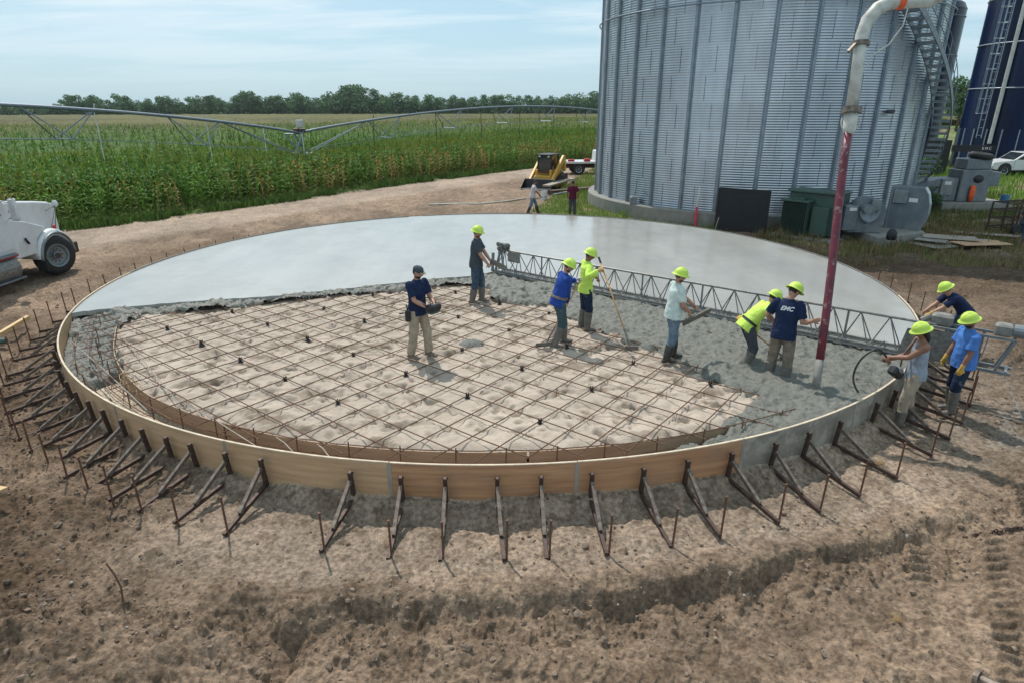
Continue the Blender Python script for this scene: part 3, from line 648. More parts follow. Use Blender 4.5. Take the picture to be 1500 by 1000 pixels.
for k in range(32):
    a = -27.4 + 11.25 * k; rot = Matrix.Rotation(R(a), 3, 'Z'); mb = MB()
    prof = [(-.095, BR - .004), (-.095, BR + .018), (-.055, BR + .022), (-.045, BR + .085), (.045, BR + .085), (.055, BR + .022), (.095, BR + .018), (.095, BR - .004)]
    vs = [rot @ Vector((x, -r_, BZ + .005)) for x, r_ in prof] + [rot @ Vector((x, -r_, BH - .02)) for x, r_ in prof]
    mb.add(vs, [tuple(range(7, -1, -1)), tuple(range(8, 16))] + [(i, i + 8, (i + 1) % 8 + 8, (i + 1) % 8) for i in range(8)])
    mb.build('stiffener', M['galv_rib'], bin_)
def ringtube(r_, z, rad, n=96, a0=0, a1=360): return [bpt(a0 + (a1 - a0) * k / n, r_, z) for k in range(n + 1)]
for z in (8.82, 12.6): MB().tube(ringtube(BR + .17, z, .03), .032, 6).build('wind_ring', M['galv_rib'], bin_)
# seam bolts lines
for k in range(-8, 6):
    a = -27.4 + 11.25 * k + 5.6
    for j in range(12):
        aa = a + (1.3 if j % 2 else -1.3); z0 = BZ + .05 + 1.12 * j
        MB().bar(bpt(aa, BR + .003, z0), bpt(aa, BR + .003, z0 + 1.0), .016, .012, ref=bpt(aa, 1, 0)).build('sheet_seam', M['galv_rib'], bin_)
MB().lathe([(BR + .25, BH - .05), (BR + .25, BH + .05), (.9, BH + 4.2), (.9, BH + 4.6), (0, BH + 4.8)], 64).build('roof', M['galv'], bin_, smooth=False)
st = bin_; TH = lambda z: 17 + 8.2 * (8.7 - z)
zlist = [BZ + .2 + .27 * i for i in range(41)]
r0, r1 = BR + .16, BR + .88
sstr = MB(); pts_in = [bpt(TH(z), r0, z) for z in zlist]; pts_out = [bpt(TH(z), r1, z) for z in zlist]
stair = MB()
for P_, r_ in ((pts_out, r1), (pts_in, r0)):
    vs = []; fs = []
    for i, p in enumerate(P_):
        d = Vector((p.x, p.y, 0)).normalized() * .02
        for q in (p - d + Vector((0, 0, -.14)), p + d + Vector((0, 0, -.14)), p + d + Vector((0, 0, .12)), p - d + Vector((0, 0, .12))): vs.append(q)
    n = len(P_)
    for i in range(n - 1):
        for e in range(4): fs.append((4 * i + e, 4 * i + (e + 1) % 4, 4 * i + 4 + (e + 1) % 4, 4 * i + 4 + e))
    stair.add(vs, fs)
stairs = stair.build('stair_stringers', M['galv_dull'], bin_)
for z in zlist[:38]:
    a = TH(z); rot = Matrix.Rotation(R(a), 3, 'Z'); MB().box(rot @ Vector((0, -(r0 + r1) / 2, z)), (.27, r1 - r0 - .04, .11), rot).build('stair_tread', M['galv_dull'], stairs)
for off in (.5, .95): MB().tube([p + Vector((0, 0, off)) for p in pts_out], .018, 6).build('handrail', M['galv_rib'], stairs)
for i in range(0, 40, 3): MB().tube([pts_out[i], pts_out[i] + Vector((0, 0, .96))], .016, 5).build('rail_post', M['galv_rib'], stairs)
MB().box(bpt(14.5, BR + .55, 9.35) , (1.6, 1.0, .06), Matrix.Rotation(R(14.5), 3, 'Z')).build('stair_landing', M['galv_dull'], bin_)
MB().rbox(bpt(22, BR + .12, 4.75), (.36, .18, .14), .03, Matrix.Rotation(R(22), 3, 'Z')).build('duct_stub', M['slate'], bin_)
p = at(867, 288, 0.6); MB().rbox((0, 0, .16), (.42, .34, .32), .02).build('wooden_crate_block', M['newwood']).location = (5.15, 32.6, .62)
o = col.objects['wooden_crate_block']; o.name = 'wood_block'; tag(o, 'squat raw wooden block on the bin footing at its left edge', 'wood block')
o = MB().rbox((0, 0, .17), (.30, .26, .34), .02).tube([(0, 0, .3), (.05, -.1, .6), (.3, -.2, .75), (.6, -.3, .4)], .012, 5).build('junction_box', M['galv_dull'], None); o.location = (5.75, 29.95, .62); tag(o, 'small grey electrical box with cables on the bin footing', 'electrical box')

# ---------------------------------------------------------------- navy silos
def silo(c, r_, h, label, ladder_az=None, pipe_az=None, ringz=(), low=True):
    o = empty('blue_silo', (c[0], c[1], 0), 0, label, 'silo')
    MB().lathe([(r_, -.3), (r_, h), (r_ * 1.01, h + .03), (r_ * .93, h + .55), (r_ * .6, h + 1.2), (0, h + 1.5)], 64).build('tank_wall', M['navysteel'], o, smooth=False)
    for z in ringz: MB().tube([(math.sin(R(5 * k)) * (r_ + .03), math.cos(R(5 * k)) * (r_ + .03), z) for k in range(73)], .045, 5).build('band', M['paleband'], o)
    f = lambda a, rr, z: Vector((math.sin(R(a)) * rr, math.cos(R(a)) * rr, z))
    if low:
        for k in range(26):
            a = 360 / 26 * k; MB().bar(f(a, r_ + .05, .1), f(a, r_ + .05, 3.3), .07, .10, f(a, 1, 0)).build('stiffener', M['paleband'], o)
    if ladder_az is not None:
        lad = MB(); a = ladder_az; t = f(a + 90, 1, 0)
        for s_ in (-.22, .22): lad.bar(f(a, r_ + .25, 2.6) + t * s_, f(a, r_ + .25, h) + t * s_, .05, .05)
        lo = lad.build('ladder_rails', M['paleband'], o); z = 2.8
        m2 = MB()
        while z < h: m2.bar(f(a, r_ + .25, z) + t * .22, f(a, r_ + .25, z) - t * .22, .03, .03); z += .6
        m2.build('rungs', M['paleband'], lo)
        m3 = MB()
        z = 4.5
        while z < h:
            m3.tube([f(a, r_ + .25, z) + t * (.38 * math.sin(R(q))) + f(a, 1, 0) * (.38 - .38 * math.cos(R(q))) for q in range(-180, 181, 30)], .02, 4); z += 1.1
        for q in (-90, -40, 0, 40, 90):
            b = t * (.38 * math.sin(R(q + 180))) + f(a, 1, 0) * (.38 - .38 * math.cos(R(q + 180))); m3.tube([f(a, r_ + .25, 4.5) + b, f(a, r_ + .25, h) + b], .02, 4)
        m3.build('safety_cage', M['paleband'], lo)
    if pipe_az is not None: MB().tube([f(pipe_az, r_ + .22, 2.2), f(pipe_az, r_ + .22, h - .5)], .14, 10).build('fill_pipe', M['dirtywhite'], o)
    return o
silo((43.0, 55.0), 4.6, 24, 'tall dark navy silo with caged ladder and white pipe at the right edge', 254, 243, (6.4, 9.7, 13.0, 16.3, 19.6, 22.9))
silo((38.1, 64.6), 3.4, 13.2, 'shorter navy silo half hidden behind the spiral stair of the grain bin', None, None, (3.2, 6.3, 9.4, 12.6), False)
o = MB().box((0, 0, 1.3), (4.5, .12, 2.6)).build('dark_fence', M['screenblk']); o.location = (31.5, 50, 0); tag(o, 'tall dark board fence between the grain bin and the navy silo', 'fence')

# ---------------------------------------------------------------- screen, transformer, fans
A = at(1047, 336); B = at(1120, 344); dv = (B - A); an = math.atan2(dv.y, dv.x); ln = dv.length
o = empty('black_screen', A, an, 'flat black panel standing upright against the grain bin footing', 'screen')
MB().box((ln / 2, 0, .88), (ln - .08, .04, 1.66)).build('panel', M['screenblk'], o)
mb = MB(); mb.bar((0, 0, 0), (0, 0, 1.75), .06, .06).bar((ln, 0, 0), (ln, 0, 1.75), .06, .06).bar((.03, 0, 1.74), (ln - .03, 0, 1.74), .05, .05).bar((.03, 0, .05), (ln - .03, 0, .05), .05, .05).build('frame', M['black'], o)
T0 = at(1137, 346); T1 = at(1184, 353); dv = T1 - T0; an = math.atan2(dv.y, dv.x)
o = empty('transformer', (T0.x, T0.y, 0), an, 'dark green finned electrical transformer box beside the black panel', 'transformer')
MB().box((1.0, .75, -.02), (2.5, 2.0, .22)).build('concrete_base', M['oldconc'], o)
MB().rbox((1.05, 1.0, .95), (1.95, .95, 1.62), .03).build('cabinet', M['green'], o)
MB().rbox((1.05, .95, 1.80), (2.05, 1.15, .09), .02).build('lid', M['green'], o)
mb = MB().rbox((.55, .28, 1.46), (1.12, .62, .08), .015)
for k in range(15): mb.box((.08 + k * .068, .26, .80), (.014, .46, 1.22))
mb.box((.55, .50, .8), (1.04, .05, 1.24)); mb.build('radiator_fins', M['green'], o)
MB().rbox((1.45, .42, .72), (.62, .30, 1.1), .02).build('side_box', M['green'], o)
MB().rbox((.6, .25, 1.53), (.5, .32, .05), .01).build('vent_cap', M['green'], o)
def pad(name, cs, h, label):
    mb = MB(); mb.prism([(p.x, p.y) for p in cs], -.2, h, 'z'); o = mb.build(name, M['oldconc'], None, bevel=.02); tag(o, label, 'concrete pad'); return o
P1 = [at(1226, 341), at(1284, 363), at(1352, 354), at(1318, 331)]
pad('concrete_pad', P1, .36, 'low concrete pad under the nearer blue-grey bin fan')
def bin_fan(loc, rz, label, s=1.0):
    o = empty('bin_fan', loc, rz, label, 'fan')
    n = 20; poly = [(.62 * math.cos(R(a)) , .72 + .62 * math.sin(R(a))) for a in range(-50, 231, 14)] + [(-.70, .02), (.55, .02)]
    MB().prism([(x, z) for x, z in poly], -.32, .32, 'y').build('scroll_housing', M['fangrey'], o, smooth=False)
    MB().lathe([(.34, 0), (.36, .10), (.30, .12), (.2, .04), (0, .03)], 20, (0, -.32, .75), M=Matrix.Rotation(R(90), 3, 'X')).build('inlet_ring', M['galv_rib'], o, smooth=True)
    MB().tube([(-.2, -.78, .95), (-.2, -.30, .95)], .17, 14).build('motor', M['galv_dull'], o)
    MB().rbox((-.62, -.05, .55), (.5, .62, .95), .03).build('outlet_duct', M['fangrey'], o)
    MB().rbox((.15, -.42, 1.08), (.34, .18, .42), .02).build('control_box', M['galv_dull'], o)
    MB().box((-.6, -.37, .9), (.26, .012, .12)).build('label_plate', M['white'], o)
    MB().tube([(.1, -.5, .9), (.0, -.62, .5), (-.2, -.6, .3), (-.42, -.5, .35)], .02, 6).build('conduit', M['galv_dull'], o)
    return o
P_ = at(1262, 342, .36); bin_fan((P_.x + .2, P_.y + .35, .36), R(-8), 'smaller round centrifugal fan unit left of the shiny one on the pad')
f2 = empty('fan_housing', (15.75, 24.9, .36), R(-38), 'tall fan housing with shiny curved side and blue plate on the pad', 'fan')
poly = [(-.75, 0), (.5, 0), (.62, .25), (.68, .6), (.66, 1.0), (.55, 1.4), (.40, 1.62), (-.72, 1.62)]
MB().prism(poly, -.28, .42, 'y').build('housing', M['fangrey'], f2); MB().prism([(x * 1.012 + .005, z * 1.005 + .002) for x, z in poly[1:7]] + [(x - .03, z) for x, z in poly[6:0:-1]], -.25, .39, 'y').build('curved_sheet', M['galv'], f2)
MB().box((-.66, -.30, .82), (.06, .07, 1.64)).build('left_post', M['galv_rib'], f2); MB().box((.10, -.292, 1.15), (.30, .02, .15)).build('name_plate', M['white'], f2)
MB().rbox((-.35, -.34, 1.25), (.5, .12, .5), .02).build('control_box', M['galv_dull'], f2)
p = at(1306, 352, .37); bg_ = MB().loft([((0, 0, 0), .15, .11), ((0, 0, .08), .19, .14), ((0, 0, .28), .17, .13), ((0, 0, .40), .08, .07)], n=12).build('black_backpack', M['black'], None, smooth=True); bg_.location = (p.x, p.y + .05, .37); tag(bg_, 'black backpack hung at the edge of the concrete pad by the shiny fan', 'backpack')
s_ = MB().tube([(-.1, -.12, .1), (-.12, -.22, -.02), (-.1, -.26, -.25)], .012, 5).tube([(.08, -.12, .1), (.1, -.22, -.02), (.12, -.26, -.18)], .012, 5).build('strap', M['black'], bg_)
P2 = [at(1378, 311), at(1466, 311), at(1462, 297), at(1372, 296)]
P2 = [Vector((21.4, 31.3, 0)), Vector((24.9, 31.3, 0)), Vector((24.9, 33.6, 0)), Vector((21.4, 33.6, 0))]
pad('concrete_pad', P2, .46, 'farther concrete pad under the tall grey dryer unit')
d = empty('dryer_fan', (23.1, 32.3, .46), 0, 'tall dark grey fan unit with sloping duct and tyre on top', 'fan')
MB().rbox((0, 0, .78), (1.5, 1.1, 1.56), .04).build('cabinet', M['fangrey'], d)
MB().rbox((.02, 0, 1.82), (1.25, .95, .50), .03).build('top_box', M['fangrey'], d)
MB().prism([(-.80, .05), (-1.75, .05), (-3.6, .2), (-3.6, .6), (-1.75, 1.12), (-.80, 1.15)], -.45, .45, 'y').build('sloping_duct', M['fangrey'], d)
MB().rbox((-1.35, -.47, .72), (.62, .10, .8), .02).build('side_panel', M['galv_dull'], d); MB().box((-1.35, -.53, .92), (.34, .014, .16)).build('name_plate', M['white'], d)
MB().rbox((1.0, .0, 1.1), (.52, .9, .7), .03).build('right_box', M['fangrey'], d)
MB().ball((.1, -.56, 1.12), .24, 14, 8, 1.1, .35, .8).build('inlet_hood', M['black'], d, smooth=True)
MB().box((0.0, -.56, 1.85), (.16, .02, .14)).box((.26, -.56, 1.85), (.14, .02, .14)).build('stickers', M['white'], d) if False else None
o = MB().loft([((0, 0, 0), .10, .05), ((0, 0, .3), .15, .07), ((0, 0, .72), .13, .06), ((0, 0, .78), .05, .03)], n=10).build('orange_vest', M['orange'], None, smooth=True); o.location = (22.98, 31.66, .50); tag(o, 'bright orange vest hanging on the front of the tall dryer unit', 'vest')
def torus(mb, c, R0, r_, rot=None, n=24, m=10):
    vs = []; c = Vector(c)
    for i in range(n):
        for j in range(m):
            a = 2 * math.pi * i / n; b = 2 * math.pi * j / m; p = Vector(((R0 + r_ * math.cos(b)) * math.cos(a), (R0 + r_ * math.cos(b)) * math.sin(a), r_ * math.sin(b)))
            vs.append(c + (rot @ p if rot is not None else p))
    return mb.add(vs, [(i * m + j, ((i + 1) % n) * m + j, ((i + 1) % n) * m + (j + 1) % m, i * m + (j + 1) % m) for i in range(n) for j in range(m)])
o = torus(MB(), (0, 0, 0), .40, .15).build('old_tyre', M['darkrub'], None, smooth=True); o.location = (23.35, 32.2, 2.66); o.rotation_euler = (R(5), R(5), 0); tag(o, 'worn black tyre lying flat on top of the dryer unit', 'tyre')
o = MB().lathe([(0, 0), (.17, 0), (.2, .36), (.18, .36), (.16, .03)], 16).build('blue_bucket', M['blue'], None, smooth=False); o.location = (24.65, 31.6, .46); tag(o, 'small dark blue bucket at the right end of the far pad', 'bucket')
# sheet pile
def sheet(p, w_, l_, rz, z, mat, label, name='plywood_sheet', grp=None, tilt=(0, 0)):
    o = MB().box((0, 0, 0), (w_, l_, .02)).build(name, mat); o.location = (p[0], p[1], z); o.rotation_euler = (tilt[0], tilt[1], rz); tag(o, label, 'plywood sheet', grp); return o
q = at(1392, 360); 
sheet((q.x - .3, q.y - .1), 2.4, 1.2, R(22), .10, M['ply_grey'], 'lowest weathered sheet in the scrap plywood pile on the grass')
sheet((q.x + .5, q.y + .1), 2.3, 1.2, R(-14), .15, M['lath'], 'grey brown board across the right of the scrap plywood pile')
sheet((q.x + .75, q.y - .5), 1.9, .8, R(6), .20, M['ply_tan'], 'tan plywood offcut on the near right of the scrap pile')
sheet((q.x - .5, q.y + .3), 1.5, 1.0, R(48), .215, M['ply_grey'], 'small orange-stained sheet on the left of the scrap pile')
sheet((q.x + .1, q.y + .3), 1.8, .9, R(-25), .26, M['lath'], 'topmost pale grey sheet of the scrap plywood pile')
sheet((19.4, 25.0), 2.8, .5, R(-28), .10, M['lath'], 'long narrow weathered board lying alone behind the scrap pile', 'loose_board')
ct = empty('steel_cart', (20.9, 25.9, 0), R(15), 'rusty dark steel rack cart in the grass at the right edge', 'cart')
mb = MB()
for x in (-.8, 0, .8):
    for y in (-.5, .5): mb.bar((x, y, 0), (x, y, 1.25), .05, .05)
for z in (.25, .6, .95, 1.25):
    for y in (-.5, .5): mb.bar((-.8, y, z), (.8, y, z), .04, .04)
    for x in (-.8, -.4, 0, .4, .8): mb.bar((x, -.5, z), (x, .5, z), .035, .035)
mb.build('frame', M['brace'], ct)
for x in (-.6, .6): MB().lathe([(.0, -.05), (.22, -.05), (.25, 0), (.22, .05), (0, .05)], 16, (x, -.58, .25), M=Matrix.Rotation(R(90), 3, 'X')).build('wheel', M['darkrub'], ct)

# marker post, boards, hose in the dirt
o = empty('marker_post', at(1018, 332), 0, 'thin marker post, white above and red below, before the bin', 'marker post'); q = R(-3)
MB().tube([(0, 0, 0), (.0, 0, .85)], .06, 8).build('red_base', M['pink'], o); MB().tube([(0, 0, .85), (.03, 0, 1.25)], [.055, .045], 8).build('pink_band', M['pipe'], o); MB().tube([(.03, 0, 1.25), (.05, 0, 1.75)], [.03, .015], 6).build('tip', M['white'], o)
o = MB().tube([(0, 0, 0), (.16, .1, .62)], .018, 6).build('wooden_stake', M['lath']); o.location = at(1046, 341); tag(o, 'small leaning wooden stake at the left foot of the black panel', 'stake')
def plank(a, b, w_, t_, z, mat, label, name='plank', cat='plank'):
    a = Vector(a); b = Vector(b); m = a.lerp(b, .5); o = MB().bar(a - m, b - m, w_, t_).build(name, mat); o.location = m; tag(o, label, cat); return o
a = at(800, 283); b = at(838, 273)
plank((a.x, a.y, .42), (b.x, b.y, .5), .5, .09, 0, M['lath'], 'pale plank lying on blocks between the loader and the bin')
plank((2.3, 38.2, .1), (5.3, 40.2, .1), .5, .3, 0, M['brace'], 'dark beam under the pale plank in the green weeds', 'beam', 'beam')
q = empty('white_bucket', at(797, 293), 0, 'white plastic bucket in the grass behind the far worker in grey', 'bucket'); MB().lathe([(0, 0), (.15, 0), (.18, .5), (.17, .5), (.14, .02)], 16).build('pail', M['white'], q)
pts = [at(628, 300, .06), at(665, 299, .05), at(700, 299, .06), at(735, 296, .06), at(770, 291, .08)]
o = MB().tube(pts, .045, 7).build('ground_hose', M['pipe'], None, smooth=True); tag(o, 'long pale hose lying across the dirt behind the slab', 'hose')
a = at(2, 497); b = at(44, 474); plank((a.x, a.y, .12), (b.x, b.y, .16), .09, .09, 0, M['newwood'], 'yellow wooden stick on the soil at the far left')
o = MB().tube([at(-8, 500, .06), at(9, 499, .06)], .07, 8).build('green_pipe_end', M['green']); tag(o, 'short green pipe end in the dirt at the left edge', 'pipe')
o = MB().box((0, 0, 0), (.5, .16, .03)).build('lumber_offcut', M['newwood']); o.location = (-6.95, 7.02, .16); o.rotation_euler = (R(-10), 0, R(-12)); tag(o, 'fresh yellow lumber offcut at the left edge of the foreground', 'lumber')
p = at(176, 868); gz = ground_z(p.x, p.y)
o = MB().tube([(0, 0, -.1), (.01, .02, .18), (-.03, .03, .34), (-.10, .05, .46)], .010, 6).build('bent_rebar_stub', M['rebar']); o.location = (p.x, p.y, gz); tag(o, 'bent rusty rebar stub standing in the foreground dirt', 'rebar')
ch = MB(); x = 0
pa = at(1432, 764); pb = at(1506, 763); n = 26
for k in range(n):
    p = pa.lerp(pb, k / n); g_ = ground_z(p.x, p.y); torus(ch, (p.x, p.y, g_ + .02), .022, .007, Matrix.Rotation(R(90 * (k % 2)), 3, 'X'), 8, 5)
o = ch.build('steel_chain', M['brace']); tag(o, 'thin dark steel chain lying on the dirt at the right edge', 'chain')
o = empty('pipe_flange', (0, 0, 0), 0, 'open rusty pipe end with flange in the bottom right corner', 'pipe')
pp = at(1432, 986, 0); gz = ground_z(pp.x, pp.y)
a = Vector((pp.x, pp.y, gz + .13)); b = a + Vector((.25, -.36, .10)); MB().tube([a, b], .052, 16).build('pipe_body', M['kicker'], o, smooth=False); MB().tube([a - (b - a) * .02, a + (b - a) * .07], .078, 18).build('flange', M['kicker'], o); MB().tube([a - (b - a) * .03, a - (b - a) * .018], .045, 14).build('bore', M['black'], o)

# ---------------------------------------------------------------- concrete pump hose
H0 = Vector(at(1194, 584, .46)); H0 = Vector((4.84, 9.0, .42)); H1 = Vector(atd(1244, 190, 10.6)); E1 = Vector(atd(1264, 40, 10.9)); 
o = empty('pump_hose', (H0.x, H0.y, .42), 0, 'concrete pump hose, white steel pipe above and dark red rubber below', 'pump hose')
l_ = lambda p: Vector(p) - Vector((H0.x, H0.y, .42))
k = (H1 - H0)
MB().tube([l_(H0 + k * t) + Vector((.02 * math.sin(t * 5), 0, 0)) for t in (0.06, .1, .16)] , [.061, .062, .063], 16).build('cemented_end', M['hosedirty'], o, smooth=True)
MB().tube([l_(H0 + k * t) + Vector((.02 * math.sin(t * 5), 0, 0)) for t in (.16, .3, .5, .7, .9, .985)], [.063, .063, .064, .065, .066, .067], 16).build('rubber_hose', M['hose'], o, smooth=True)
H2 = H1 + (E1 - H1) * .16
MB().tube([l_(H1 - k * .02), l_(H1), l_(H2)], [.072, .098, .106], 18).build('reducer', M['pipe'], o, smooth=True)
MB().tube([l_(H2 + (E1 - H1) * t) for t in (0, .06)], .150, 18).build('clamp', M['kicker'], o)
G = [H2 + (E1 - H1) * .06, H1 + (E1 - H1) * .8, E1 + Vector((0, 0, -.12)), E1 + Vector((.06, 0, .10)), E1 + Vector((.18, 0, .26)), E1 + Vector((.36, .0, .35)), E1 + Vector((.56, -.02, .36)), E1 + Vector((.9, -.08, .36)), E1 + Vector((2.6, -.9, 1.3)), E1 + Vector((6, -2.4, 3.2))]
MB().tube([l_(p) for p in G], [.090] * 3 + [.104] * 5 + [.1, .1], 18).build('steel_pipe', M['pipe'], o, smooth=True)
c0 = l_(H1 + (E1 - H1) * .84); u = (E1 - H1).normalized()
MB().tube([c0 - u * .03, c0 + u * .03], .135, 18).bar(c0 + Vector((-.10, -.05, 0)), c0 + Vector((-.22, -.1, -.12)), .05, .04).build('clamp', M['kicker'], o)
MB().tube([l_(G[6]) + Vector((-.1, 0, 0)), l_(G[6]) + Vector((-.02, 0, 0))], .125, 16).build('red_collar', M['orange'], o)
MB().tube([l_(G[6]) + Vector((.05, -.05, -.1)), l_(G[6]) + Vector((.0, -.1, -.35)), l_(G[6]) + Vector((-.18, -.14, -.62)), l_(G[6]) + Vector((-.42, -.14, -.78)), c0 + Vector((.1, -.12, -.35))], .010, 5).build('safety_cable', M['pipe'], o)
c1 = l_(H2); MB().tube([c1 + Vector((.15 * math.cos(R(a)) - .02, -.06, -.12 + .16 * math.sin(R(a)))) for a in range(-200, 40, 20)], .012, 5).build('rope_loop', M['pipe'], o)

# ---------------------------------------------------------------- truss screed
dv = SCR1 - SCR0; u = dv.normalized(); u.z = 0; sa = math.atan2(u.y, u.x); LS = dv.length + .15
ts = empty('truss_screed', (SCR0.x, SCR0.y, .575), sa, 'long aluminium truss screed spanning the wet concrete', 'truss screed')
n = 21; st_ = LS / n; W_ = .34; HT = .60
MB().bar((0, 0, .02), (LS, 0, .02), .06, .05).build('front_rail', M['alu'], ts); MB().bar((0, W_, .02), (LS, W_, .02), .06, .05).build('rear_rail', M['alu'], ts)
MB().tube([(0, W_ / 2, HT), (LS, W_ / 2, HT)], .026, 8).build('top_chord', M['alu'], ts)
MB().box((LS / 2, .0, -.015), (LS, .12, .02)).build('screed_blade', M['galv_dull'], ts)
for i in range(n):
    x0 = i * st_; xm = x0 + st_ / 2
    mb = MB()
    for y in (0, W_): mb.tube([(x0 + .02, y, .04), (xm, W_ / 2, HT)], .0125, 5).tube([(xm, W_ / 2, HT), (x0 + st_ - .02, y, .04)], .0125, 5)
    mb.bar((x0 + .01, 0, .04), (x0 + .01, W_, .04), .03, .02); mb.build('web_strut', M['alu'], ts)
    if i % 2: MB().tube([(xm - .05, .05, .06), (xm, .02, .16), (xm + .03, .05, .05)], .02, 6).build('vibrator_bracket', M['galv_dull'], ts)
for i in (0, 3, 6, 9, 12, 15, 18): MB().tube([(i * st_ + .03, W_ / 2, .04), (i * st_ + .03, W_ / 2, HT)], .022, 6).build('joint_post', M['galv_dull'], ts)
mb = MB(); mb.bar((-.05, -.02, 0), (-.05, .02, .52), .06, .06).bar((.05, 0, .04), (.12, W_ / 2, .68), .05, .05).bar((.05, W_, .04), (.12, W_ / 2, .68), .05, .05).bar((.30, 0, .04), (.16, W_ / 2, .68), .04, .04); mb.build('end_frame', M['galv_dull'], ts)
mb = MB(); rq = random.Random(4)
for q_ in range(44): mb.ball((.10 + rq.uniform(-.08, .26), W_ / 2 + rq.uniform(-.07, .07), .68 + rq.uniform(-.08, .09)), rq.uniform(.03, .06), 7, 5)
mb.build('splattered_winch', M['rough'], ts)
MB().rbox((.62, .10, .48), (.42, .05, .30), .02).build('guard_plate', M['hosedirty'], ts)
# right-hand end: plate, winch and engine
MB().add([(LS - .42, -.02, .50), (LS + .30, -.02, .56), (LS + .34, -.02, .02), (LS - .50, -.02, .02), (LS - .42, .0, .50), (LS + .30, .0, .56), (LS + .34, .0, .02), (LS - .50, .0, .02)], [(0, 1, 2, 3), (7, 6, 5, 4), (0, 4, 5, 1), (1, 5, 6, 2), (2, 6, 7, 3), (3, 7, 4, 0)]).build('splash_plate', M['alu'], ts)
MB().rbox((LS + .05, .30, .68), (.34, .24, .22), .04).tube([(LS - .25, .25, .62), (LS - .12, .25, .72)], .06, 8).build('winch_box', M['hosedirty'], ts)
mb = MB(); ex = LS + .15
mb.bar((ex - .2, .02, .60), (ex + 1.0, .02, .60), .04, .04).bar((ex - .2, .34, .60), (ex + 1.0, .34, .60), .04, .04).bar((ex, .02, 0), (ex + .05, .02, .6), .04, .04).bar((ex + .82, .02, -.0), (ex + 1.0, .02, .6), .04, .04).bar((ex + .82, .34, -.0), (ex + 1.0, .34, .6), .04, .04).bar((ex + .55, .34, 0), (ex + .55, .34, .6), .04, .04).bar((ex - .1, .02, 0.0), (ex + 1.05, .02, 0.0), .05, .05).bar((ex - .1, .34, 0.0), (ex + 1.05, .34, 0.0), .05, .05).bar((ex + .98, .0, 0.02), (ex + .98, .38, 0.02), .04, .04)
mb.build('engine_frame', M['galv_dull'], ts)
MB().rbox((ex + .80, .18, .72), (.26, .24, .20), .03).build('engine_block', M['hosedirty'], ts); MB().tube([(ex + .93, .18, .73), (ex + 1.14, .18, .73)], [.11, .12], 14).build('engine_housing', M['galv_dull'], ts)
MB().rbox((ex + .30, .15, .13), (.22, .22, .22), .03).build('blue_winch', M['blue'], ts)
MB().tube([(ex + .45, .1, .1), (ex + .52, .0, .3), (ex + .6, .05, .2), (ex + .62, .1, .55)], .012, 5).build('crank', M['galv_dull'], ts)
MB().tube([(ex + .95, .05, 0), (ex + 1.35, -.6, -.5)], .006, 4).build('pull_cable', M['galv_dull'], ts)
# ---------------------------------------------------------------- people
tex_fold = bpy.data.textures.new('folds', 'CLOUDS'); tex_fold.noise_scale = .11; tex_fold.noise_depth = 3
def organic(mb, name, mat, parent, vox=.011, smooth=3, disp=0.0):
    o = mb.build(name, mat, parent, smooth=True)
    r_ = o.modifiers.new('fuse', 'REMESH'); r_.mode = 'VOXEL'; r_.voxel_size = vox; r_.use_smooth_shade = True
    if disp:
        d = o.modifiers.new('folds', 'DISPLACE'); d.texture = tex_fold; d.strength = disp; d.mid_level = .5; d.texture_coords = 'LOCAL'
    s_ = o.modifiers.new('smooth', 'SMOOTH'); s_.factor = .6; s_.iterations = smooth
    return o
def ik(a, b, la, lb, hint):
    d = b - a; D = min(d.length, (la + lb) * .995); dn = d.normalized(); b = a + dn * D
    x = (la * la - lb * lb + D * D) / (2 * D); hh = math.sqrt(max(la * la - x * x, 0)); h = Vector(hint) - dn * Vector(hint).dot(dn)
    h = h.normalized() if h.length > 1e-4 else Vector((1, 0, 0))
    return a + dn * x + h * hh, b
def hand_mesh(mb, Wp, d, palm, side, curl=.5, g=1.0):
    """Wp wrist, d hand direction, palm normal, side +1 if thumb goes to +cross"""
    d = d.normalized(); p = (palm - d * palm.dot(d)).normalized(); s_ = d.cross(p).normalized() * side
    mb.loft([(Wp - d * .02, .026 * g, .019 * g), (Wp + d * .02, .034 * g, .018 * g), (Wp + d * .06, .042 * g, .017 * g), (Wp + d * .092, .040 * g, .013 * g)], ref=s_, n=10)
    for i, (off, ln) in enumerate(((.030, .066), (.011, .076), (-.009, .070), (-.029, .056))):
        b = Wp + d * .088 + s_ * off; c1 = curl * (1 + .12 * i); d1_ = (d * math.cos(c1) + p * math.sin(c1)); m = b + d1_ * ln * .5
        c2 = min(curl * 2.1 * (1 + .1 * i), 2.9); d2_ = (d * math.cos(c2) + p * math.sin(c2)); e = m + d2_ * ln * .5
        mb.tube([b - d * .015, b, m, e], [.0105 * g, .0102 * g, .0095 * g, .0075 * g], 7)
    t0 = Wp + d * .025 + s_ * .030; t1 = t0 + (d * .5 + s_ * .75 + p * .25).normalized() * .038; t2 = t1 + (d * .8 + s_ * .1 + p * (.25 + curl * .6)).normalized() * .036
    mb.tube([t0 - s_ * .015, t0, t1, t2], [.015 * g, .0135 * g, .0115 * g, .009 * g], 7)
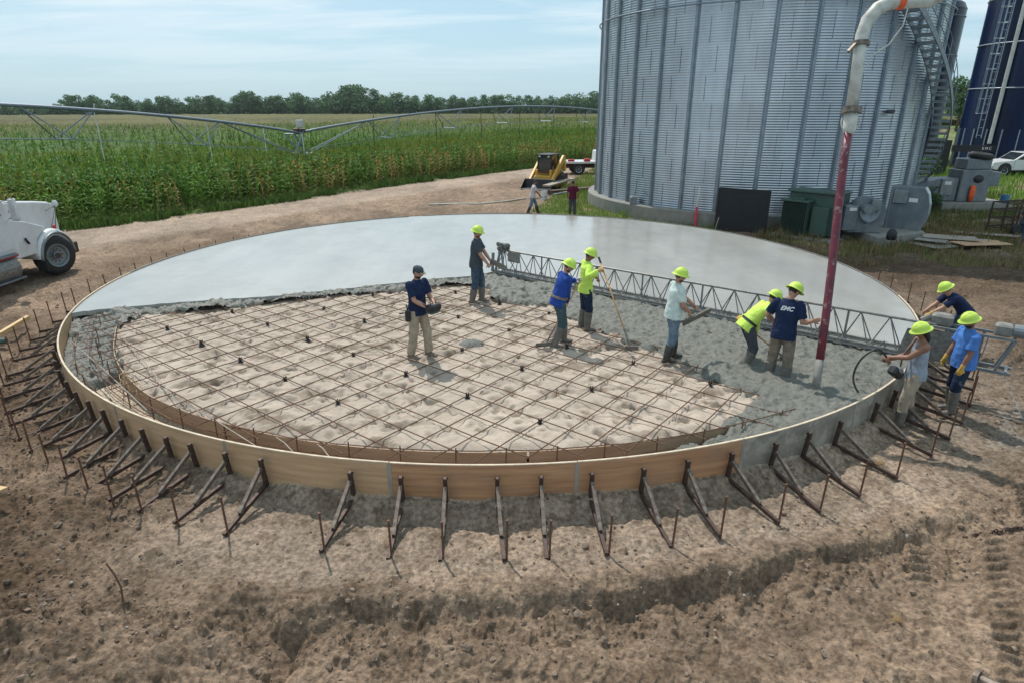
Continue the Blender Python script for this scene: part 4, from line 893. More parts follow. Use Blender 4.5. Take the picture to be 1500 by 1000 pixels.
def make_person(label, loc, face, h, shirt, pants, boots='boot', sleeve='short', hat='hard', lean=0, pz=None, feet=None, handL=None, handR=None, look=0, nod=12, twist=0, skin='skin', hair='hair', beard=False, glasses=False, gloves=None, palmL=None, palmR=None, curl=.9, boot_top=.36, belt=None, build=1.0, group=None, untucked=True, fem_hair=False, lettering=None, vox=.011, tank=False, elbow=None):
    root = empty('person', loc, R(-face), label, 'person', group)
    s = h / 1.82; toL = Matrix.Rotation(R(face), 3, 'Z'); L0 = Vector(loc)
    def loc_(v):                         # ('w', world point) or local tuple
        if v is None: return None
        if len(v) == 2: return (toL @ (Vector(v[1]) - L0)) / s
        return Vector(v)
    feet = feet or ((-.11, .02), (.11, -.02)); pz = (pz if pz is not None else .945) + .035
    ty = math.sin(R(lean)); tz = math.cos(R(lean)); tw = Matrix.Rotation(R(twist), 3, 'Z')
    P = Vector(((feet[0][0] + feet[1][0]) / 2, (feet[0][1] + feet[1][1]) / 2 - .12 * ty * 1.2, pz))
    t = tw @ Vector((0, ty, tz)); sd = tw @ Vector((1, 0, 0)); fw = sd.cross(t) * -1; fw = t.cross(sd) * -1 if (t.cross(sd) * -1).y > 0 or twist else t.cross(sd) * -1
    fw = sd.cross(t); fw = -fw if fw.dot(tw @ Vector((0, 1, 0))) < -.01 else fw
    if lean > 60: fw = sd.cross(t)
    if fw.dot(tw @ Vector((0, tz, -ty))) < 0: fw = -fw
    t1 = (t * .75 + Vector((0, 0, .25))).normalized() if lean > 25 else t
    mid = P + t1 * .22; Nk = mid + t * .29
    hz = Matrix.Rotation(R(-look), 3, 'Z')                     # head turn, + = towards right
    hf = hz @ (tw @ Vector((0, 1, 0))); hside = hz @ (tw @ Vector((1, 0, 0)))
    nr = Matrix.Rotation(R(-nod), 3, hside); hf = (nr @ hf).normalized(); hu = (nr @ Vector((0, 0, 1))).normalized()
    if lean > 25: nb = Matrix.Rotation(R(-lean * .45), 3, hside); hf = nb @ hf; hu = nb @ hu
    H = Nk + t * .025 + hu * .133
    ShL = Nk - t * .055 - sd * .178 * (1 + (build - 1) * .5); ShR = Nk - t * .055 + sd * .178 * (1 + (build - 1) * .5)
    HipL = P + Vector((-.09, 0, -.03)); HipR = P + Vector((.09, 0, -.03))
    hl = loc_(handL) or (ShL + Vector((-.08, .06, -.50))); hr = loc_(handR) or (ShR + Vector((.08, .06, -.50)))
    eh = elbow or ((-.6, -.6, -.7), (.6, -.6, -.7))
    eL, wL = ik(ShL, hl, .29, .26, eh[0]); eR, wR = ik(ShR, hr, .29, .26, eh[1])
    fl = Vector((feet[0][0], feet[0][1], .085)); fr = Vector((feet[1][0], feet[1][1], .085))
    kL, aL = ik(HipL, fl, .44, .43, (-.15, 1, 0)); kR, aR = ik(HipR, fr, .44, .43, (.15, 1, 0))
    mats = Matrix.Diagonal((s, s, s))
    def fin(mb): mb.v = [tuple(Vector(p) * s) for p in mb.v]; return mb
    B = build
    # body: one continuous skin
    mb = MB()
    mb.loft([(P - t * .10, .13 * B, .085), (P, .15 * B, .095 * B), (P + t1 * .14, .132 * B, .088 * B), (mid + t * .04, .150 * B, .10 * B), (mid + t * .17, .165 * B, .10), (Nk - t * .045, .15, .075), (Nk + t * .0, .065, .06)], ref=sd)
    mb.tube([Nk - t * .05, Nk + t * .03, H - hu * .06], [.062, .054, .052], 12)
    c = H
    mb.loft([(c - hu * .118 + hf * .045, .022, .020), (c - hu * .105 + hf * .030, .043, .052), (c - hu * .065 + hf * .012, .060, .078), (c - hu * .02 + hf * .004, .070, .090), (c + hu * .03, .075, .096), (c + hu * .075 - hf * .004, .066, .085), (c + hu * .105 - hf * .006, .040, .052), (c + hu * .118 - hf * .006, .012, .015)], ref=hside)
    mb.loft([(c + hu * .012 + hf * .088, .010, .010), (c - hu * .022 + hf * .104, .015, .018), (c - hu * .038 + hf * .092, .016, .012)], ref=hside, n=8)          # nose
    mb.loft([(c - hu * .058 + hf * .080 - hside * .022, .006, .006), (c - hu * .058 + hf * .090, .009, .008), (c - hu * .058 + hf * .080 + hside * .022, .006, .006)], ref=hu, n=6)   # lips
    for q in (-1, 1): mb.ball(c + hside * .076 * q - hu * .01 - hf * .008, .026, 8, 6, .45, .8, 1.15)
    for Sh, e, wv in ((ShL, eL, wL), (ShR, eR, wR)):
        m1 = Sh.lerp(e, .45); m2 = e.lerp(wv, .35)
        mb.ball(Sh, .062, 10, 7); mb.tube([Sh, m1, e, m2, wv], [.056 * B, .052 * B, .044, .045, .030], 12)
    for Hp, k_, a_ in ((HipL, kL, aL), (HipR, kR, aR)):
        mb.tube([Hp, Hp.lerp(k_, .4), k_, k_.lerp(a_, .35), a_, a_ - Vector((0, 0, .05))], [.078, .07, .05, .05, .036, .035], 12)
        mb.loft([(a_ + Vector((0, -.05, -.05)), .034, .035), (a_ + Vector((0, .06, -.055)), .042, .026), (a_ + Vector((0, .14, -.062)), .038, .018)], n=8)
    gm = gloves or {}
    inward = {0: sd, 1: -sd}
    hands = []
    for i, (e, wv, pal) in enumerate(((eL, wL, palmL), (eR, wR, palmR))):
        d = (wv - e).normalized(); pm = Vector(pal) if pal else (inward[i] * .6 + Vector((0, 0, -.7)))
        d = (d + Vector((0, 0, -.15)) * (0 if pal else 1)).normalized()
        hands.append((wv, d, pm, 1 if i == 0 else -1))
        if i not in gm: hand_mesh(mb, wv, d, pm, (1 if i == 0 else -1), curl)
    organic(fin(mb), 'body', M[skin], root, vox * .85, 2)
    for i in gm:
        g_ = MB(); wv, d, pm, sg = hands[i]; hand_mesh(g_, wv, d, pm, sg, curl, 1.22); g_.tube([wv - d * .07, wv + d * .01], [.037, .033], 10); organic(fin(g_), 'glove', M[gm[i]], root, vox * .8, 1)
    # eyes
    for q in (-1, 1):
        e_ = MB().ball(c + hside * .030 * q + hu * .010 + hf * .083, .0125, 8, 6); fin(e_).build('eye', M['hair'], root, smooth=True)
    # shirt
    mb = MB(); hem = .13 if untucked else .04; f = .016
    mb.loft([(P - t1 * hem, .205 * B, .158 * B), (P - t1 * .02, .198 * B, .152 * B), (P + t1 * .12, .176 * B, .136 * B * B), (mid + t * .05, .176 * B, .130 * B), (mid + t * .17, .190 * B, .122 * B), (Nk - t * .06, .178 * B, .092), (Nk - t * .015, .11, .072), (Nk + t * .022, .068, .064)] if not tank else
            [(P - t1 * hem, .205 * B, .158 * B), (P - t1 * .02, .198 * B, .150 * B), (P + t1 * .12, .168 * B, .125 * B), (mid + t * .05, .170 * B, .122 * B), (mid + t * .12, .168 * B, .116 * B), (Nk - t * .07, .118 * B, .090), (Nk - t * .02, .085, .066), (Nk + t * .0, .066, .06)], ref=sd)
    if not tank:
        for Sh, e, wv in ((ShL, eL, wL), (ShR, eR, wR)):
            mb.ball(Sh, .070, 10, 7)
            if sleeve == 'long': mb.tube([Sh, Sh.lerp(e, .5), e, e.lerp(wv, .5), wv - (wv - e).normalized() * .01], [.078 * B, .074, .066, .060, .047], 12)
            else: mb.tube([Sh, Sh.lerp(e, .45), Sh.lerp(e, .78)], [.073 * B, .073 * B, .077 * B], 12)
    shirt_o = organic(fin(mb), 'shirt', M[shirt], root, vox, 2, .028)
    # trousers
    mb = MB(); cuff = .10 if boots == 'shoe' else boot_top - .03
    mb.loft([(P + t1 * .07, .158 * B, .112 * B), (P, .176 * B, .130 * B), (P - Vector((0, 0, .08)), .178, .128), (P - Vector((0, 0, .13)), .12, .09)], ref=sd)
    for Hp, k_, a_ in ((HipL, kL, aL), (HipR, kR, aR)):
        tt = max(0, min(1, 1 - (cuff - a_.z) / max(.01, k_.z - a_.z))); en = k_.lerp(a_, tt)
        mb.tube([Hp, Hp.lerp(k_, .45), k_, k_.lerp(en, .5), en], [.108, .100, .086, .084, .082 if boots == 'shoe' else .072], 12)
    organic(fin(mb), 'trousers', M[pants], root, vox, 2, .026)
    if belt:
        mb = MB(); mb.loft([(P + t1 * .03, .206 * B, .160 * B), (P + t1 * .075, .202 * B, .157 * B)], ref=sd, n=20); fin(mb).build('belt', M[belt], root, smooth=False)
    for k_, a_ in ((kL, aL), (kR, aR)):
        mb = MB()
        if boots == 'shoe':
            mb.tube([a_ + Vector((0, 0, .04)), a_ - Vector((0, 0, .03))], [.048, .055], 10)
        else:
            tt = max(0, min(1, 1 - (boot_top - a_.z) / max(.01, k_.z - a_.z))); tp = k_.lerp(a_, tt)
            mb.tube([tp, tp.lerp(a_, .5), a_, a_ - Vector((0, 0, .04))], [.088, .080, .068, .068], 12)
        z0 = a_.z - .085
        mb.loft([((a_.x, a_.y - .085, z0 + .03), .036, .03), ((a_.x, a_.y - .04, z0 + .045), .047, .045), ((a_.x, a_.y + .05, z0 + .042), .048, .042), ((a_.x, a_.y + .13, z0 + .034), .053, .034), ((a_.x, a_.y + .195, z0 + .026), .040, .024)], ref=(1, 0, 0), n=12)
        organic(fin(mb), 'boot' if boots != 'shoe' else 'shoe', M[boots], root, vox, 1)
    Mh = Matrix((hside, hf, hu)).transposed()
    c2 = c + hu * .006
    if hat == 'hard':
        prof = [(.0, .148), (.03, .146), (.062, .135), (.092, .110), (.110, .075), (.117, .040), (.118, .028), (.150, .014), (.153, .006), (.145, .004), (.115, .016), (.112, .04), (.09, .09), (0, .125)]
        mb = MB().lathe(prof, 28, c2, sx=.96, sy=1.12, M=Mh)
        for q in (-.035, 0, .035): mb.tube([c2 + Mh @ Vector((q, -.085, .10)), c2 + Mh @ Vector((q, -.04, .135)), c2 + Mh @ Vector((q, .0, .146)), c2 + Mh @ Vector((q, .045, .137)), c2 + Mh @ Vector((q, .09, .105))], .009, 6)
        fin(mb).build('hard_hat', M['hiviz'], root, smooth=True)
    elif hat == 'cap':
        mb = MB().lathe([(0, .112), (.04, .108), (.072, .085), (.086, .05), (.088, .012), (.083, .0)], 22, c2, sx=.93, sy=1.15, M=Mh); 
        co = fin(mb).build('cap', M['navy'] if shirt != 'navy' else M['charcoal'], root, smooth=True)
        mb = MB(); vs = []
        for q in range(-5, 6):
            x = q * .0145; y = .088 + .075 * math.cos(q / 5 * 1.35); vs += [c2 + Mh @ Vector((x, .075, .022)), c2 + Mh @ Vector((x * 1.05, y, .010)), c2 + Mh @ Vector((x * 1.05, y, .003)), c2 + Mh @ Vector((x, .075, .014))]
        mb.add(vs, [(4 * i + e, 4 * i + (e + 1) % 4, 4 * i + 4 + (e + 1) % 4, 4 * i + 4 + e) for i in range(10) for e in range(4)]); fin(mb).build('cap_brim', M['khaki'], co)
    # hair
    mb = MB()
    if fem_hair:
        mb.loft([(c + hu * .06 - hf * .01, .082, .098), (c - hu * .02 - hf * .03, .086, .080), (c - hu * .10 - hf * .055, .075, .055), (c - hu * .17 - hf * .06, .060, .040), (c - hu * .21 - hf * .055, .03, .02)], ref=hside, n=14)
    elif hat is None: mb.loft([(c + hu * .125 - hf * .01, .03, .04), (c + hu * .105 - hf * .01, .062, .078), (c + hu * .06 - hf * .012, .080, .095), (c + hu * .01 - hf * .028, .079, .078), (c - hu * .05 - hf * .045, .062, .052)], ref=hside, n=14)
    else: mb.loft([(c + hu * .06 - hf * .012, .079, .092), (c + hu * .01 - hf * .026, .078, .078), (c - hu * .045 - hf * .042, .064, .054)], ref=hside, n=14)
    organic(fin(mb), 'hair', M[hair], root, vox, 1)
    if beard:
        mb = MB(); mb.loft([(c - hu * .122 + hf * .046, .026, .026), (c - hu * .106 + hf * .033, .050, .058), (c - hu * .078 + hf * .016, .061, .074), (c - hu * .060 + hf * .008, .060, .066)], ref=hside, n=14); organic(fin(mb), 'beard', M[hair], root, vox, 1)
    if glasses:
        mb = MB(); 
        for q in (-1, 1): mb.rbox(c + hside * .033 * q + hu * .012 + hf * .096, (.052, .014, .032), .008, Mh); mb.bar(c + hside * .058 * q + hu * .014 + hf * .09, c + hside * .077 * q + hu * .012 - hf * .01, .006, .01)
        mb.bar(c + hside * -.02 + hu * .014 + hf * .10, c + hside * .02 + hu * .014 + hf * .10, .008, .008); fin(mb).build('sunglasses', M['black'], root)
    if lettering:
        cu = bpy.data.curves.new('lt', 'FONT'); cu.body = lettering; cu.size = .10; cu.extrude = .002; cu.align_x = 'CENTER'; cu.shear = .35; cu.offset = .0035
        to = bpy.data.objects.new('lt', cu); me = bpy.data.meshes.new_from_object(to); me.name = 'shirt_lettering'; me.materials.clear(); me.materials.append(M['tee_print']); bpy.data.objects.remove(to)
        lo = bpy.data.objects.new('shirt_lettering', me); col.objects.link(lo); lo.parent = shirt_o
        X = sd; Yv = t; Z = X.cross(Yv); 
        if Z.dot(fw) > 0: X = -X * -1; 
        X = Yv.cross(-fw).normalized(); mw = Matrix((X, Yv, -fw)).transposed().to_4x4(); pos = (mid + t * .135 - fw * .128) * s; mw.translation = pos; lo.matrix_local = mw
    return root, dict(wL=root.location + toL.inverted() @ (wL * s), wR=root.location + toL.inverted() @ (wR * s), P=P * s, t=t)
M['tee_print'] = material('print_white', (.75, .78, .80), .8)

def tool(name, a, b, label, cat, head='rake', grip=None, mat='wood', hw=.5, headdir=None, r_=.015):
    a = Vector(a); b = Vector(b); o = empty(name, b, 0, label, cat); l = lambda p: Vector(p) - b
    MB().tube([l(a), l(b)], r_, 8).build('handle', M[mat], o, smooth=True)
    d = (b - a).normalized()
    if grip: MB().tube([l(a), l(a + d * grip)], r_ + .005, 8).build('grip', M['black'], o)
    MB().tube([l(b - d * .45), l(b)], r_ + .002, 8).build('ferrule', M['boot'], o)
    if head == 'rake':
        hd = Vector(headdir).normalized() if headdir else Vector((1, 0, 0)); up = Vector((0, 0, 1)); MB().bar(l(b - hd * hw / 2 + up * .05), l(b + hd * hw / 2 + up * .05), .02, .085).build('blade', M['boot'], o)
    return o
z_s = .40
def P_(px, py, z): return Vector(at(px, py, z))
def mp(a, b): return (a + b) / 2
# 1 man with remote
l0 = mp(P_(602, 528, z_s), P_(628, 520, z_s)); l0.z = z_s + .02
make_person('person in black cap, navy shirt and khaki trousers standing alone on the sand', l0, 125, 1.84, 'navy', 'khaki', 'shoe', hat='cap', glasses=True, beard=True, look=-22, nod=14, feet=((-.15, .10), (.15, -.08)), handL=(-.07, .36, 1.10), handR=(.10, .34, 1.06), palmL=(.5, -.1, -.6), palmR=(-.5, -.1, -.6), curl=1.0, lean=3, twist=-6)
fd = Vector((math.sin(R(125)), math.cos(R(125)), 0))
rc = empty('remote_control', l0 + fd * .40 + Vector((0, 0, 1.05)), R(-125), 'black and green remote control box held by the man in the black cap', 'remote control')
MB().rbox((0, 0, 0), (.30, .18, .13), .03).build('case', M['black'], rc); MB().rbox((0, -.0, -.075), (.24, .16, .06), .02).build('green_base', M['green'], rc); MB().tube([(-.07, 0, .06), (-.07, 0, .11)], .008, 6).build('joystick', M['black'], rc); MB().tube([(.07, 0, .06), (.07, 0, .11)], .008, 6).build('joystick', M['black'], rc); MB().tube([(-.13, -.03, .05), (-.15, -.16, .10), (0, -.22, .16), (.15, -.16, .10), (.13, -.03, .05)], .012, 6).build('strap', M['black'], rc)
sdv = Vector((math.cos(R(125)), -math.sin(R(125)), 0)); hp = MB().rbox((0, 0, 0), (.10, .10, .22), .02).tube([(-.06, -.02, .06), (-.15, -.05, .05)], .016, 6).tube([(0, 0, .1), (-.02, -.02, .22)], .012, 6).build('hip_tool_pouch', M['black']); hp.location = l0 + sdv * .23 - fd * .02 + Vector((0, 0, .88)); tag(hp, 'black tool pouch hanging at the hip of the man in the black cap', 'pouch')
# 2 dark grey shirt
l0 = P_(699, 444, .42); l0.z = .43
_, q = make_person('person in hard hat and dark grey T-shirt standing left of the screed end', l0, 100, 1.90, 'charcoal', 'jean', 'boot', look=-4, nod=12, feet=((-.10, .09), (.12, -.09)), handR=(.13, .30, .95), handL=(-.06, .33, .97), curl=1.2, beard=True, glasses=True, hair='hair_r', belt=None, lean=2, skin='skin')
o = MB().rbox((0, 0, 0), (.42, .03, .12), .01).tube([(-.19, -.03, .02), (-.02, -.06, .02)], .014, 7).build('hand_float', M['boot']); o.location = mp(q['wL'], q['wR']) + Vector((.22, .0, -.06)); o.rotation_euler = (R(-8), R(26), R(-8)); tag(o, 'dark hand float held by the man in the dark grey shirt', 'float')
# 3 royal blue
l0 = mp(P_(808, 512, z_s), P_(828, 500, z_s)); l0.z = z_s
ht = Vector(atd(852, 408, 12.05)); hb = Vector(at(797, 508, .45)); k = hb - ht
g1 = ht + k * .03; g2 = ht + k * .30
make_person('person in royal blue long sleeve shirt and hard hat leaning over a rake', l0, 72, 1.84, 'royal', 'tealjean', 'boot', 'long', look=10, nod=26, lean=14, feet=((-.12, .16), (.12, -.14)), handL=('w', g1 + Vector((-.08, 0, .02))), handR=('w', g2 + Vector((-.06, -.07, .0))), gloves={0: 'glove_w', 1: 'navy'}, curl=1.3, beard=True, hair='hair_r', belt='khaki_d', boot_top=.42, pz=.92)
tool('concrete_rake', ht, hb, 'wooden handled rake held by the man in royal blue', 'rake', headdir=(1, .25, 0), hw=.34)
# 4 neon tall
l0 = mp(P_(855, 486, .44), P_(850, 477, .44)) + Vector((.05, 0, 0)); l0.z = .42
ht = Vector(atd(877, 377, 12.35)); hb = Vector(at(925, 513, .50)); k = hb - ht
make_person('person in neon yellow long sleeve shirt and blue jeans standing upright with a rake', l0, 78, 1.80, 'neon', 'jean_d', 'boot', 'long', look=8, nod=22, lean=2, feet=((-.11, -.04), (.13, .02)), handR=('w', ht + k * .13 + Vector((-.09, -.04, -.03))), handL=('w', ht + k * .36 + Vector((-.08, .05, 0))), curl=1.4, skin='skin_d', gloves={1: 'wood'}, boot_top=.44, palmR=(0, .8, .2))
tool('concrete_rake', ht, hb, 'long rake with black grip held by the man in neon yellow and blue jeans', 'rake', grip=.14, headdir=(1, -.1, 0), hw=.26)
# 5 white tee
l0 = mp(P_(972, 531, .43), P_(987, 522, .43)); l0.z = .42
_, q = make_person('person in pale white T-shirt, light jeans and hard hat holding a plank', l0, 82, 1.80, 'tee_white', 'jean_l', 'boot_b', look=6, nod=14, feet=((-.11, .12), (.12, -.10)), handR=(.12, .26, .98), handL=(-.02, .44, 1.02), curl=1.3, beard=True, hair='hair_r', lean=4)
a = Vector(atd(1001, 474, 10.72)); b = Vector(atd(1040, 454, 10.95)); m = mp(a, b)
o = MB().bar(a - m, b - m, .04, .11, ref=(0, -.4, 1)).bar(a - m + Vector((-.10, 0, .02)), a - m + Vector((.12, .02, .06)), .03, .03).build('screed_board', M['boot']); o.location = m; tag(o, 'short cement-caked board held out by the man in the white T-shirt', 'board')
# 6 bending neon
l0 = mp(P_(1086, 541, .44), P_(1106, 524, .44)); l0.z = .32
ht = Vector(atd(1078, 466, 10.75)); hb = Vector(at(1150, 524, .52)); k = hb - ht
make_person('person in neon shirt and dark trousers bending over beside the navy shirt', l0, 88, 1.76, 'neon', 'slate', 'boot', 'long', look=-10, nod=6, lean=50, feet=((-.16, .13), (.16, -.16)), pz=.90, handR=('w', ht + k * .06 + Vector((.0, .02, .04))), handL=('w', ht + k * .42 + Vector((0, .06, .04))), gloves={1: 'glove_y', 0: 'glove_y'}, curl=1.4, boot_top=.42, belt='black')
tool('concrete_rake', ht, hb, 'wooden rake handle gripped by the bending man in neon yellow', 'rake', headdir=(.3, 1, 0), hw=.4)
# 7 navy tee at the hose
l0 = mp(P_(1124, 556, .44), P_(1150, 552, .44)); l0.z = .30; hk = H0.lerp(H1, .30)
make_person('person in navy T-shirt with white back print steadying the red hose', l0, 34, 1.90, 'navy', 'khaki_d', 'boot', look=30, nod=34, lean=6, feet=((-.14, .06), (.15, -.05)), handR=('w', hk + Vector((-.155, .04, -.02))), handL=(-.22, .28, 1.02), curl=.45, palmR=(0, .3, 0), boot_top=.40, lettering='EMC', twist=0, elbow=((-.7, -.3, -.6), (.3, -.3, -.8)))
# 8 bending behind right
l0 = mp(P_(1372, 515, 0), P_(1392, 508, 0)); l0.z = -.08
make_person('person in navy T-shirt and hard hat bending over the far end of the screed', l0, -78, 1.80, 'navy', 'jean', 'boot', look=4, nod=12, lean=52, feet=((-.18, -.02), (.18, -.20)), pz=.92, handL=(-.16, .62, .80), handR=(.12, .58, .78), curl=1.1, gloves={0: 'glove_y'})
# 9 tank top
l0 = mp(P_(1312, 622, 0), P_(1332, 606, 0)); l0.z = -.08
_, q = make_person('person with long black hair in grey tank top and khaki work trousers', l0, -72, 1.82, 'tank', 'khaki', 'boot', look=-4, nod=22, lean=2, feet=((-.14, .08), (.13, -.12)), handL=(-.03, .40, 1.16), handR=(.02, .34, 1.12), curl=1.1, skin='skin_d', fem_hair=True, tank=True, boot_top=.30, twist=4)
vb = empty('vibrator_motor', l0 + Vector((-.34, -.06, .96)), R(20), 'black and silver concrete vibrator motor hanging before the man in the tank top', 'vibrator')
MB().rbox((0, 0, 0), (.26, .15, .15), .03, Matrix.Rotation(R(35), 3, 'Y')).build('motor_case', M['black'], vb); MB().rbox((.02, 0, .05), (.12, .16, .08), .015, Matrix.Rotation(R(35), 3, 'Y')).build('motor_cover', M['galv_dull'], vb); MB().tube([(.1, .02, .08), (.16, .06, .25), (.36, .04, .52)], .014, 6).build('shoulder_strap', M['black'], vb)
hs = [Vector(q['wL']) + Vector((-.05, 0, 0)), Vector(atd(1285, 511, 9.4)), Vector(atd(1262, 525, 9.4)), Vector(at(1250, 550, .75)), Vector(at(1256, 572, .55)), Vector(at(1270, 580, .48))]
pts = []
for i in range(len(hs) - 1):
    p0 = hs[max(i - 1, 0)]; p1 = hs[i]; p2 = hs[i + 1]; p3 = hs[min(i + 2, len(hs) - 1)]
    for j in range(6):
        t_ = j / 6; pts.append(.5 * ((2 * p1) + (p2 - p0) * t_ + (2 * p0 - 5 * p1 + 4 * p2 - p3) * t_ ** 2 + (3 * p1 - p0 - 3 * p2 + p3) * t_ ** 3))
o = MB().tube(pts, .016, 8).build('vibrator_hose', M['black'], None, smooth=True); tag(o, 'looping black vibrator hose dipping into the wet concrete by the right form', 'hose')
# 10 blue tee
l0 = mp(P_(1383, 603, 0), P_(1396, 590, 0)); l0.z = -.08
make_person('person in bright blue T-shirt, dark jeans and yellow gloves by the screed engine', l0, -80, 1.84, 'tee_blue', 'jean_d', 'boot', look=-6, nod=20, lean=3, feet=((-.13, .02), (.14, -.08)), handL=(-.24, .10, .86), handR=(.20, .18, .84), curl=.5, skin='skin_d', gloves={0: 'glove_y', 1: 'glove_y'}, boot_top=.44, build=1.12, beard=True)
# far ones
l0 = P_(780, 313, 0)
make_person('person in pale shirt and grey jeans walking behind the far edge of the slab', (l0.x, l0.y, 0), 80, 1.72, 'shirt_pale', 'jean_l', 'boot_b', hat=None, look=5, nod=25, lean=10, feet=((-.10, .30), (.12, -.28)), pz=.90, handR=(.14, .36, .95), handL=(-.1, .4, .9), curl=1.2, vox=.016, skin='skin_d')
a = at(768, 316, .55); b = at(806, 290, .7)
a = Vector((l0.x + .10, l0.y - .3, .75)); o = MB().tube([a, a + Vector((1.5, 1.6, .1))], .025, 6).bar(a + Vector((1.0, 1.2, .05)), a + Vector((1.8, 1.9, .1)), .12, .06).build('bull_float_pole', M['galv_dull']); tag(o, 'grey pole carried by the far worker in the pale shirt', 'pole')
l0 = P_(838, 316, 0)
make_person('person in maroon shirt and dark trousers standing with back turned near the bin', (l0.x, l0.y, 0), 12, 1.70, 'maroon', 'slate', 'boot_b', hat=None, look=-20, nod=10, feet=((-.12, .0), (.12, -.02)), vox=.016, skin='skin_d')
make_person('person in blue jeans stepping out of frame at the right edge', (19.35, 23.4, 0), 75, 1.78, 'slate', 'jean', 'boot_b', hat=None, lean=12, feet=((-.12, .25), (.12, -.35)), pz=.88, vox=.016)
# ---------------------------------------------------------------- vehicles (local +X forward)
def wheel(parent, c, r_, w_, side=1, rim='galv_dull', lugs=10):
    prof = [(r_ * .60, -w_ / 2 + .01), (r_ * .80, -w_ / 2), (r_ * .96, -w_ / 2 + .02), (r_, -w_ / 2 + .06), (r_, w_ / 2 - .06), (r_ * .96, w_ / 2 - .02), (r_ * .80, w_ / 2), (r_ * .60, w_ / 2 - .01)]
    Rm = Matrix.Rotation(R(90 * side), 3, 'X')
    t = MB().lathe(prof, 30, (0, 0, 0), M=Rm).build('tyre', M['darkrub'], None, smooth=True)
    w0 = empty('wheel', c); w0.parent = parent; t.parent = w0
    mb = MB().lathe([(r_ * .62, w_ / 2 - .02), (r_ * .60, w_ / 2 + .005), (r_ * .52, w_ / 2 - .01), (r_ * .47, w_ / 2 - .07), (r_ * .22, w_ / 2 - .10), (r_ * .20, w_ / 2 - .02), (0, w_ / 2)], 26, M=Rm)
    mb.build('rim', M[rim], w0, smooth=False)
    m2 = MB()
    for k in range(lugs): a = 2 * math.pi * k / lugs; p = Rm @ Vector((r_ * .33 * math.cos(a), r_ * .33 * math.sin(a), w_ / 2 - .09)); m2.ball(p, .024, 6, 4)
    m2.tube([Rm @ Vector((0, 0, w_ / 2 - .1)), Rm @ Vector((0, 0, w_ / 2 + .02))], r_ * .14, 12); m2.build('hub', M['brace'], w0)
    return w0
tr = empty('work_truck', (-15.25, 19.05, 0.0), R(90), 'white conventional work truck, only its hood and front wheel in view', 'truck')
# hood: lofted cross sections along x
def sect(x, hw_, z0, z1, cr=.16):
    pts = []
    for a in (0, 22, 45, 67, 90): pts.append((x, hw_ - cr + cr * math.cos(R(a)), z1 - cr + cr * math.sin(R(a))))
    pts = [(x, hw_, z0)] + pts + [(x, -p[1], p[2]) for p in pts[::-1]] + [(x, -hw_, z0)]
    return pts
def skin_(sections, name, mat, parent, bevel=0):
    n = len(sections[0]); vs = [p for s_ in sections for p in s_]; fs = [tuple(range(n)), tuple(range(len(vs) - 1, len(vs) - n - 1, -1))]
    for i in range(len(sections) - 1):
        for k in range(n): fs.append((i * n + k, i * n + (k + 1) % n, (i + 1) * n + (k + 1) % n, (i + 1) * n + k))
    return MB().add(vs, fs).build(name, mat, parent, smooth=False, bevel=bevel)
hood = skin_([sect(-1.55, 1.0, 1.15, 2.42, .07), sect(-.9, .94, 1.15, 2.36, .07), sect(0, .84, 1.12, 2.24, .07), sect(.60, .78, 1.0, 2.14, .07), sect(.78, .77, .75, 2.06, .05), sect(.84, .76, .75, 1.92, .04)], 'hood', M['white'], tr, .02)
